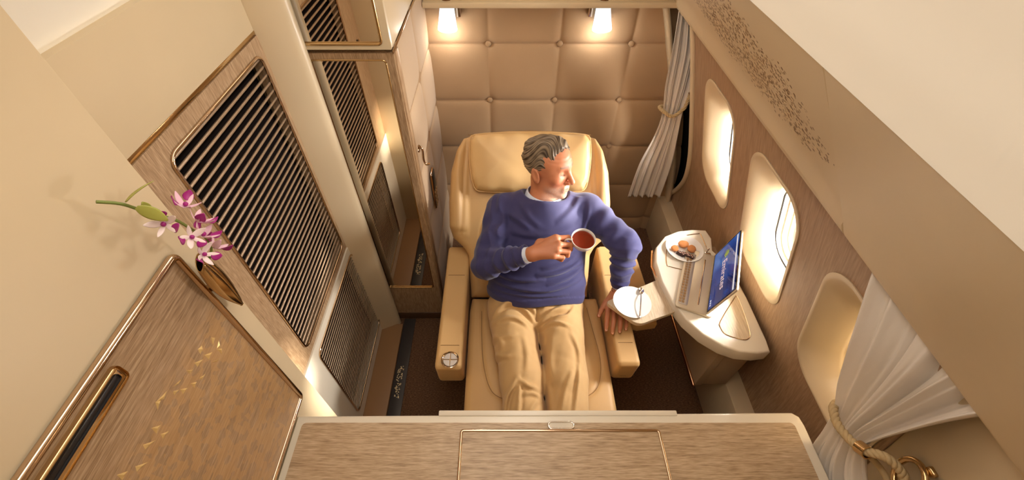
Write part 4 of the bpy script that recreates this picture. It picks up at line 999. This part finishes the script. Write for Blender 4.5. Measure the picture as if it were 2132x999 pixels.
# right hand round the cup handle
W = A3(1108, 529, .955); We = A3(1013, 549, .835) * .4 + W * .6
K = [A3(1157, 496, .998), A3(1163, 509, .994), A3(1160, 522, .985), A3(1153, 533, .972)]
T0, T1, T2, T3 = A3(1124, 506, .962), A3(1147, 499, .962), A3(1170, 505, .966), A3(1190, 511, .974)
fin = [[(K[0], .0115), (A3(1183, 494, .992), .0100), (A3(1194, 503, .980), .0085), (A3(1190, 510, .966), .0080)],
       [(K[1], .0115), (A3(1187, 510, .980), .0102), (A3(1188, 519, .962), .0088), (A3(1172, 518, .950), .0080)],
       [(K[2], .0110), (A3(1183, 524, .970), .0098), (A3(1182, 532, .952), .0084), (A3(1166, 528, .942), .0078)],
       [(K[3], .0102), (A3(1172, 536, .958), .0088), (A3(1169, 541, .944), .0076), (A3(1156, 536, .938), .0070)],
       [(T0, .014), (T1, .0128), (T2, .0108), (T3, .0090)]]
palm = [(We, W, .029, .026)] + [(W, k, .021, r) for k, r in zip(K, (.0135, .014, .0135, .012))] + [(W, T0, .020, .016), (T0, K[0], .014, .012)]
HRp, HRf = handf({'palm': palm, 'fingers': fin}); parts.append((HRp, HRf)); cols.append(np.tile(sk, (len(HRp), 1)))
# left hand resting on the armrest
W2 = A3(1288, 606, .652); We2 = A3(1301, 508, .872) * .4 + W2 * .6
K2 = [A3(1266, 641, .636), A3(1279, 641, .640), A3(1292, 643, .636), A3(1304, 648, .630)]
fin2 = [[(K2[0], .0110), (A3(1264, 664, .630), .0100), (A3(1263, 677, .622), .0088), (A3(1262, 687, .614), .0078)],
        [(K2[1], .0110), (A3(1278, 668, .634), .0100), (A3(1276, 682, .624), .0088), (A3(1275, 693, .613), .0078)],
        [(K2[2], .0106), (A3(1292, 668, .632), .0096), (A3(1291, 681, .622), .0085), (A3(1290, 690, .612), .0076)],
        [(K2[3], .0096), (A3(1304, 667, .626), .0086), (A3(1304, 677, .618), .0076), (A3(1303, 685, .611), .0070)],
        [(A3(1276, 612, .642), .0140), (A3(1261, 630, .630), .0125), (A3(1252, 646, .620), .0105), (A3(1247, 657, .610), .0088)]]
palm2 = [(We2, W2, .028, .025)] + [(W2, k, .020, r) for k, r in zip(K2, (.0125, .013, .0125, .011))] + [(W2, fin2[4][0][0], .019, .015)]
HLp, HLf = handf({'palm': palm2, 'fingers': fin2}); parts.append((HLp, HLf)); cols.append(np.tile(sk * .95, (len(HLp), 1)))
# rest of the body, under the clothes
PEL = np.array([.146, 1.07, .60]); ds_ = np.array([0, .62, .785]); dn_ = np.array([0, -.785, .62])
def TL(X, Y, Z):
    x = X - PEL[0]; s = (Y - PEL[1]) * ds_[1] + (Z - PEL[2]) * ds_[2]; n = (Y - PEL[1]) * dn_[1] + (Z - PEL[2]) * dn_[2]; return x, s, n
RS, RE = np.array([-.012, 1.345, .918]), A3(1013, 549, .835); LS, LE = np.array([.368, 1.345, .918]), A3(1301, 508, .872)
RH, RK, RA = A3(1062, 640, .595), A3(1086, 790, .60), np.array([.09, .24, .565]); LH, LK, LA = A3(1165, 645, .595), A3(1177, 790, .60), np.array([.235, .24, .565])
def bodyf(X, Y, Z):
    x, s, n = TL(X, Y, Z)
    d = ell(x, s, n, (0, .08, -.01), (.15, .17, .10)); d = smin(d, ell(x, s, n, (.02, .31, -.01), (.16, .16, .10)), .05)
    for a, c, e in ((RS, RE, We), (LS, LE, We2)): d = smin(smin(d, cap(X, Y, Z, a, c, .040, .034), .02), cap(X, Y, Z, c, e, .034, .028), .01)
    for a, c, e in ((RH, RK, RA), (LH, LK, LA)): d = smin(smin(d, cap(X, Y, Z, a, c, .075, .055), .03), cap(X, Y, Z, c, e, .052, .038), .02)
    for a in (RA, LA): d = smin(d, cap(X, Y, Z, a, a + np.array([0, -.09, .06]), .034, .026), .02)
    return smin(d, cap(X, Y, Z, PEL + ds_ * .38, neck0, .07, .06), .03)
BP, BFc = snets(bodyf, (-.15, .08, .42), (.58, 1.5, 1.08), .009); parts.append((BP, BFc)); cols.append(np.tile(sk, (len(BP), 1)))
def skinmat():
    t = NT('tanned_skin'); a = t.n('ShaderNodeVertexColor'); a.layer_name = 'Col'; t.l(a.outputs[0], t.p.inputs['Base Color'])
    t.p.inputs['Roughness'].default_value = .5; t.p.inputs['Subsurface Weight'].default_value = .12; t.p.inputs['Subsurface Radius'].default_value = (1, .35, .2); t.p.inputs['Subsurface Scale'].default_value = .006
    n = t.n('ShaderNodeTexNoise', i_Scale=260.0, i_Detail=3.0); t.l(t.coord(), n.inputs['Vector']); t.bump(n.outputs[0], .10, .001); return t.m
body = np_mesh('body', parts, skinmat(), man, 180, np.concatenate(cols))
# eyes (a sliver under the lowered lids)
for sgn in (-1, 1):
    b = MB(); c = toW(np.array([[.031 * sgn, .0725, .0085]]))[0]; b.ball(c, .0128); mk('eye', b, plain('eyeball', S(228, 216, 204), .15), body, 180)
# nails
nailm = plain('fingernail', S(222, 168, 140), .3)
def nail(tip, prev, nrm, w):
    t = Vector(tip - prev).normalized(); n_ = Vector(nrm); n_ = (n_ - t * n_.dot(t)).normalized(); b = MB()
    b.ball(Vector(tip) + n_ * (w * .82) - t * .001, (w * .62, w * .85, w * .16), frame((0, 0, 0), t.cross(n_), t, n_)); mk('fingernail', b, nailm, body, 60)
for fn_ in fin2: nail(fn_[3][0], fn_[2][0], (0, -.35, .94), fn_[3][1])
# hair
def hairf(X, Y, Z):
    d = ell(X, Y, Z, (0, -.015, .049), (.0815, .1025, .091)) - .001
    d = smin(d, ell(X, Y, Z, (.008, .030, .106), (.050, .044, .026)), .025)       # swept-up front
    q = np.arctan2(X, Z - .0 + .02) + .16 * np.sin(Y * 36 + 1) + .10 * np.sin(X * 50 + Z * 30)
    d = d - .0030 * np.sin(q * 13 + 1) * np.clip((Z - .0) / .05, .25, 1) - .0011 * np.sin(q * 44 + 2 * np.sin(Y * 70))
    d = d - .0030 * np.sin(Y * 62 + 2.5 * np.sin(X * 34)) * np.clip((Z - .06) / .05, 0, 1)
    aX = np.abs(X)
    reg = (-(Z + .020) + 2.2 * (Y - .014) + .006 * np.sin(X * 190 + 1) + .003 * np.sin(X * 420 + Z * 90) - .35 * np.clip(aX - .035, 0, .03) * (Z > .05)) / 2.4
    reg = np.maximum(reg, (-.055 - Z)); earcut = .019 - np.sqrt((Y + .012 + Z * .25) ** 2 + (Z + .012) ** 2 * .55) ; reg = np.maximum(reg, np.where(aX > .05, earcut, -1))
    return smax(d, reg, .006)
P, F = snets(hairf, (-.11, -.14, -.08), (.11, .11, .17), .0020)
x_, y_, z_ = P.T
q_ = np.arctan2(x_, z_ + .02) + .16 * np.sin(y_ * 36 + 1) + .10 * np.sin(x_ * 50 + z_ * 30)
st_ = .6 * np.sin(q_ * 90 + 3 * np.sin(y_ * 60)) + .4 * np.sin(q_ * 41 + 2 * np.sin(y_ * 45)) + .5 * pn(x_, y_, z_, 60)
gray = np.clip(.36 + .42 * st_ + .35 * np.exp(-((z_ - .0) / .03) ** 2), 0, 1)[:, None]
hcol = np.array(S(56, 40, 28)[:3]) * (1 - gray) + np.array(S(168, 148, 122)[:3]) * gray
def hairmat():
    t = NT('greying_brown_hair'); a = t.n('ShaderNodeVertexColor'); a.layer_name = 'Col'; t.l(a.outputs[0], t.p.inputs['Base Color']); t.p.inputs['Roughness'].default_value = .5; return t.m
np_mesh('hair', [(toW(P), F)], hairmat(), man, 180, hcol)
def flines(lines, conv):
    out = []
    for pts, hgt, wid in lines:
        q = [conv(*p) for p in pts]; q = [tuple(v) for v in smoothpts([Vector((a[0], a[1])) for a in q], 4, False)] if len(q) > 2 else [(a[0], a[1]) for a in q]
        out.append((q, hgt, wid))
    return out
def fdisp(A, B, lines):
    d = np.zeros(A.shape, np.float32)
    for q, hgt, wid in lines:
        lo_ = np.min(q, 0) - 3 * wid; hi_ = np.max(q, 0) + 3 * wid
        m = (A > lo_[0]) & (A < hi_[0]) & (B > lo_[1]) & (B < hi_[1])
        if not m.any(): continue
        a_, b_ = A[m], B[m]; best = np.full(a_.shape, 1e9, np.float32); tt = np.zeros(a_.shape, np.float32); n_ = len(q) - 1
        for k in range(n_):
            x0, y0 = q[k]; x1, y1 = q[k + 1]; ex_, ey_ = x1 - x0, y1 - y0; L_ = ex_ * ex_ + ey_ * ey_ + 1e-12
            t = np.clip(((a_ - x0) * ex_ + (b_ - y0) * ey_) / L_, 0, 1); g = np.hypot(a_ - x0 - t * ex_, b_ - y0 - t * ey_)
            s_ = np.where(((a_ - x0) * ey_ - (b_ - y0) * ex_) > 0, 1, -1); w = g < np.abs(best); best = np.where(w, g * s_, best); tt = np.where(w, (k + t) / n_, tt)
        u = best / wid; prof = np.exp(-u * u) - .55 * np.exp(-(u - 1.3) ** 2 * 1.6); d[m] += hgt * prof * np.sin(PI * (.08 + .84 * tt))
    return d
# trousers
cz = lambda z: (lambda x, y: tuple(at(x, y, Z=z))[:2])
TF_ = flines([([(1030, 652), (1055, 640), (1085, 645), (1112, 668)], .017, .011), ([(1045, 622), (1075, 628), (1100, 645), (1116, 655)], .013, .010), ([(1035, 668), (1070, 668), (1100, 682)], .010, .010),
    ([(1124, 655), (1150, 640), (1190, 618)], .013, .010), ([(1124, 668), (1150, 655), (1180, 648)], .014, .012), ([(1130, 676), (1155, 676), (1185, 684)], .009, .009), ([(1195, 640), (1180, 662), (1150, 664)], .008, .009),
    ([(1022, 690), (1040, 705), (1045, 725)], .008, .011), ([(1028, 725), (1045, 738), (1062, 745)], .007, .009), ([(1040, 700), (1060, 704), (1080, 700)], .005, .010), ([(1190, 700), (1205, 730), (1208, 760)], .008, .012), ([(1090, 700), (1098, 740), (1096, 780)], .006, .014), ([(1150, 700), (1144, 745), (1150, 790)], .006, .014),
    ([(1050, 862), (1056, 822), (1078, 790)], .012, .010), ([(1078, 868), (1080, 830), (1082, 796)], .009, .009), ([(1084, 795), (1100, 806), (1122, 808)], .010, .009), ([(1090, 822), (1108, 818), (1126, 822)], .008, .009), ([(1100, 868), (1112, 840), (1124, 826)], .006, .009),
    ([(1206, 762), (1204, 800), (1196, 866)], .010, .010), ([(1190, 780), (1176, 815), (1166, 866)], .007, .011), ([(1140, 790), (1146, 820), (1150, 866)], .006, .010)], cz(.67))
def trouf(X, Y, Z):
    d = ell(X, Y, Z, (.148, 1.06, .60), (.20, .15, .115))
    for a, c, e in ((RH, RK, RA), (LH, LK, LA)):
        leg = smin(cap(X, Y, Z, a, c, .104, .083), cap(X, Y, Z, c, e, .083, .066), .03); d = smin(d, leg, .022)
    d = d - fdisp(X, Y, TF_) * 1.15 * (Z > .58) - .0025 * pn(X, Y, Z, 15, 1.0) - .0012 * pn(X, Y, Z, 50, 2.0)
    d = d + .010 * np.exp(-((X - .137) / .0045) ** 2) * (Y > .93) * (Z > .6)
    return smax(d, -(Y - .30), .004)
P, F = snets(trouf, (-.10, .27, .46), (.40, 1.24, .76), .0048)
trm = plain('khaki_cotton_twill', S(196, 158, 106), .75, bump=(500, .25, .001), var=.03, sheen=.15)
np_mesh('trousers', [(P, F)], trm, man)
# feet in socks
# sweater
cuffR = (We * .30 + W * .70); cR = (W - We) / np.linalg.norm(W - We); cuffL = We2 * .30 + W2 * .70; cL = (W2 - We2) / np.linalg.norm(W2 - We2)
REo = RE; LEo = LE
def arm(X, Y, Z, a, c, e, r0, r1, r2, ph):
    up_ = cap(X, Y, Z, a, c, r0, r1); fo = cap(X, Y, Z, c, e, r1, r2); d = smin(up_, fo, .03)
    L = e - c; t = ((X - c[0]) * L[0] + (Y - c[1]) * L[1] + (Z - c[2]) * L[2]) / (L @ L)
    w = np.sin(t * 24 + 1.3 * pn(X, Y, Z, 20, ph)); w = w * .4 + .8 * (1 - 2 * np.abs(np.sin(t * 17 + 1.5 * pn(X, Y, Z, 16, ph + 3)))) ; d = d - .0060 * w * np.exp(-((t - .55) / .55) ** 2) * (t > -.3)
    el = np.exp(-((X - c[0]) ** 2 + (Y - c[1]) ** 2 + (Z - c[2]) ** 2) / .075 ** 2)
    v = c - a; q = ((X - a[0]) * v[0] + (Y - a[1]) * v[1] + (Z - a[2]) * v[2]) / (v @ v)
    return d - .008 * el * np.sin(q * 17 + 2 * pn(X, Y, Z, 18, ph + 1)) - .005 * np.sin(q * 15 + X * 30 + ph) * np.exp(-((q - .5) / .4) ** 2)
def cs_(x, y):
    t_, best = None, 1e9
    for z in np.linspace(.62, 1.02, 41):
        p = at(x, y, Z=z); a_, s__, n__ = TL(p.x, p.y, p.z); e = abs(n__ - .12)
        if e < best: best = e; t_ = (a_, s__)
    return t_
SF_ = flines([([(1040, 440), (1075, 455), (1105, 478)], .007, .016), ([(1060, 482), (1110, 490), (1165, 484), (1200, 474)], .008, .014), ([(1085, 420), (1100, 450), (1125, 472)], .005, .014), ([(1215, 400), (1200, 435), (1165, 462)], .006, .015), ([(1232, 425), (1228, 460), (1215, 492)], .008, .011),
    ([(1030, 500), (1050, 470), (1052, 440)], .007, .012), ([(1028, 588), (1080, 598), (1140, 600), (1212, 584)], .010, .010), ([(1035, 572), (1075, 580), (1130, 578)], .009, .010), ([(1120, 572), (1165, 566), (1215, 548)], .010, .010), ([(1140, 590), (1185, 578), (1216, 562)], .008, .008), ([(1130, 556), (1175, 548), (1205, 535)], .007, .010), ([(1030, 604), (1100, 612), (1180, 610)], .006, .007),
    ([(1060, 520), (1090, 512), (1130, 505)], .006, .012), ([(1050, 400), (1040, 430), (1032, 460)], .005, .012)], cs_)
def swef(X, Y, Z):
    x, s, n = TL(X, Y, Z)
    d = ell(x, s, n, (.0, .10, .012), (.214, .22, .140)); d = smin(d, ell(x, s, n, (.02, .30, -.004), (.205, .19, .135)), .06)
    d = smin(d, ell(x, s, n, (.0, .05, .0), (.205, .12, .130)), .04)
    d = smin(d, cap(x, s, n, (-.135, .395, -.03), (.195, .395, -.03), .072), .05)
    d = smin(d, cap(x, s, n, (.030, .465, -.030), (-.13, .415, -.025), .070, .064), .03); d = smin(d, cap(x, s, n, (.030, .465, -.030), (.19, .415, -.025), .070, .064), .03)
    d = smin(d, cap(x, s, n, (.028, .41, -.01), (.032, .475, -.035), .105, .070), .04)
    d = d - fdisp(x, s, SF_) * 1.2 * (n > .02)
    ww = np.sin(s * 62 + 2.6 * np.sin(x * 9 + .6) + 1.2 * pn(X, Y, Z, 14, .4)); lowm = np.exp(-((s - .10) / .10) ** 2)
    d = d - .0025 * ww * lowm * np.clip(.35 + np.abs(x) * 5, 0, 1)
    dg = np.sin((s * .8 + x * np.sign(x + .001) * .75) * 46 + 1.5 * pn(X, Y, Z, 10, 2)); d = d - .0015 * dg * np.exp(-((np.abs(x - .02) - .15) / .07) ** 2 - ((s - .30) / .12) ** 2)
    d = d - .0025 * pn(X, Y, Z, 13, 3.0)
    d = smin(d, arm(X, Y, Z, RS, REo, W, .068, .058, .040, .5), .030)
    d = smin(d, arm(X, Y, Z, LS, LEo, W2, .068, .060, .041, 1.7), .030)
    hem = s - (.022 - .10 * x + .015 * np.sin(x * 14)); d = d - .003 * (hem < .035)
    d = smax(d, -hem, .006)
    rR = (X - cuffR[0]) * cR[0] + (Y - cuffR[1]) * cR[1] + (Z - cuffR[2]) * cR[2]; near = (X - cuffR[0]) ** 2 + (Y - cuffR[1]) ** 2 + (Z - cuffR[2]) ** 2 < .075 ** 2
    bandR = near & (rR > -.045); d = np.where(bandR, d + .004, d); d = np.where(near, smax(d, rR, .004), d); d = np.where((rR > 0) & ((X - W[0]) ** 2 + (Y - W[1]) ** 2 + (Z - W[2]) ** 2 < .06 ** 2), np.maximum(d, .004), d)
    rL = (X - cuffL[0]) * cL[0] + (Y - cuffL[1]) * cL[1] + (Z - cuffL[2]) * cL[2]; near = (X - cuffL[0]) ** 2 + (Y - cuffL[1]) ** 2 + (Z - cuffL[2]) ** 2 < .075 ** 2
    bandL = near & (rL > -.045); d = np.where(bandL, d + .004, d); d = np.where(near, smax(d, rL, .004), d); d = np.where((rL > 0) & ((X - W2[0]) ** 2 + (Y - W2[1]) ** 2 + (Z - W2[2]) ** 2 < .06 ** 2), np.maximum(d, .004), d)
    # neck opening
    L_ = toL; nd = cap(X, Y, Z, tuple(neck0 - np.array([0, .0, .02])), tuple(HC), .090, .125); return smax(d, -nd, .006)
P, F = snets(swef, (-.17, .93, .52), (.60, 1.54, 1.10), .0042)
swm = plain('navy_knit', S(50, 48, 96), .8, bump=(600, .4, .001), var=.04, sheen=.2)
sw = np_mesh('sweater', [(P, F)], swm, man)
# shirt collar: a stand round the neck, open at the throat, with a turned-down leaf
shirt = plain('pale_blue_shirt_cotton', S(214, 222, 240), .7, bump=(700, .2, .001))
nax = (HC - neck0); nax /= np.linalg.norm(nax); nax_v = Vector(nax); u0 = Vector((0, -1, 0)); u0 = (u0 - nax_v * u0.dot(nax_v)).normalized(); w0 = nax_v.cross(u0)
def collar(u, v):
    a = -PI * .93 + 2 * PI * .93 * u; front = (math.cos(a) + 1) / 2
    r = .078 + .004 * math.sin(v * PI) + .010 * (1 - v) + .008 * front ** 4 * (1 - v)
    h_ = -.004 + .036 * v - .026 * front ** 2
    p = Vector(neck0) + nax_v * h_ + (u0 * math.cos(a + PI * 0) + w0 * math.sin(a)) * r; return tuple(p)
b = MB(); b.grid(lambda u, v: collar(u, v), 60, 8); o = mk('shirt_collar', b, shirt, man, 180); sm = o.modifiers.new('thickness', 'SOLIDIFY'); sm.thickness = .003
def cuffring(c, ax, r0, r1, l0, l1, name):
    axv = Vector(ax); a = axv.orthogonal().normalized(); m = frame(Vector(c), a, axv.cross(a), axv); b = MB()
    b.lathe([(r0 - .004, l0), (r0, l0), (r1, l1), (r1 - .001, l1 + .0015), (r1 - .004, l1)], 36, m); return mk(name, b, shirt, man, 60)
cuffring(cuffR, cR, .0335, .0318, -.012, .013, 'shirt_cuff'); cuffring(cuffL, cL, .0330, .0312, -.012, .007, 'shirt_cuff')
# wristwatch
wc = W2 * .92 + We2 * .08 ; axv = Vector(cL); a = Vector((.75, -.25, .6)); a = (a - axv * a.dot(axv)).normalized(); m = frame(Vector(wc), axv.cross(a), axv, a)
b = MB(); b.tube([m @ Vector((.0295 * math.cos(t * PI / 16), 0, .0285 * math.sin(t * PI / 16))) for t in range(32)], .0042, 8, True, flat=.45, up=None); wt = mk('wristwatch', b, plain('brown_watch_strap', S(120, 66, 38), .6), man, 60)
b = MB(); b.lathe([(0, .0), (.017, 0), (.019, .003), (.0185, .007), (.016, .0085), (0, .0085)], 32, m @ Matrix.Translation((0, 0, .0265))); mk('watch_case', b, 'steel', wt, 60)
b = MB(); b.lathe([(0, .0), (.0145, 0), (.0145, .0006), (0, .0006)], 32, m @ Matrix.Translation((0, 0, .0350))); mk('watch_dial', b, 'dark', wt, 60)
# ================================================================== LIGHT
def area(name, loc, target, sx_, sy_, energy, col, spread=None):
    l = bpy.data.lights.new(name, 'AREA'); l.shape = 'RECTANGLE'; l.size = sx_; l.size_y = sy_; l.energy = energy; l.color = col
    if spread: l.spread = math.radians(spread)
    o = bpy.data.objects.new(name, l); COL.objects.link(o); o.location = loc
    o.rotation_euler = (Vector(target) - Vector(loc)).to_track_quat('-Z', 'Y').to_euler(); return o
area('ceiling_lighting', (-.02, .75, 2.29), (-.02, .8, 0), .44, 1.8, 10.5, (1, .92, .82))
for i, (yc, hy) in enumerate(WIN):
    area('daylight', (1.32, yc - .02, 1.22), (.2, yc + .1, .85), .26, .42, 58, (1, .96, .90))
su = bpy.data.lights.new('sun', 'SUN'); su.energy = 14; su.angle = math.radians(5); su.color = (1, .93, .80)
so = bpy.data.objects.new('sun', su); COL.objects.link(so); so.rotation_euler = Vector((-1.63, -.38, -.29)).to_track_quat('-Z', 'Y').to_euler()
w = bpy.data.worlds.new('sky'); sc.world = w; w.use_nodes = True
w.node_tree.nodes['Background'].inputs[0].default_value = (1, .98, .96, 1); w.node_tree.nodes['Background'].inputs[1].default_value = 2.2
vs = sc.view_settings; vs.view_transform = 'Standard'; vs.look = 'None'; vs.exposure = 0; vs.gamma = 1; vs.use_curve_mapping = False
sc.cycles.max_bounces = 8; sc.cycles.caustics_reflective = False; sc.cycles.caustics_refractive = False; sc.cycles.sample_clamp_indirect = 6
sc.cycles.use_denoising = True
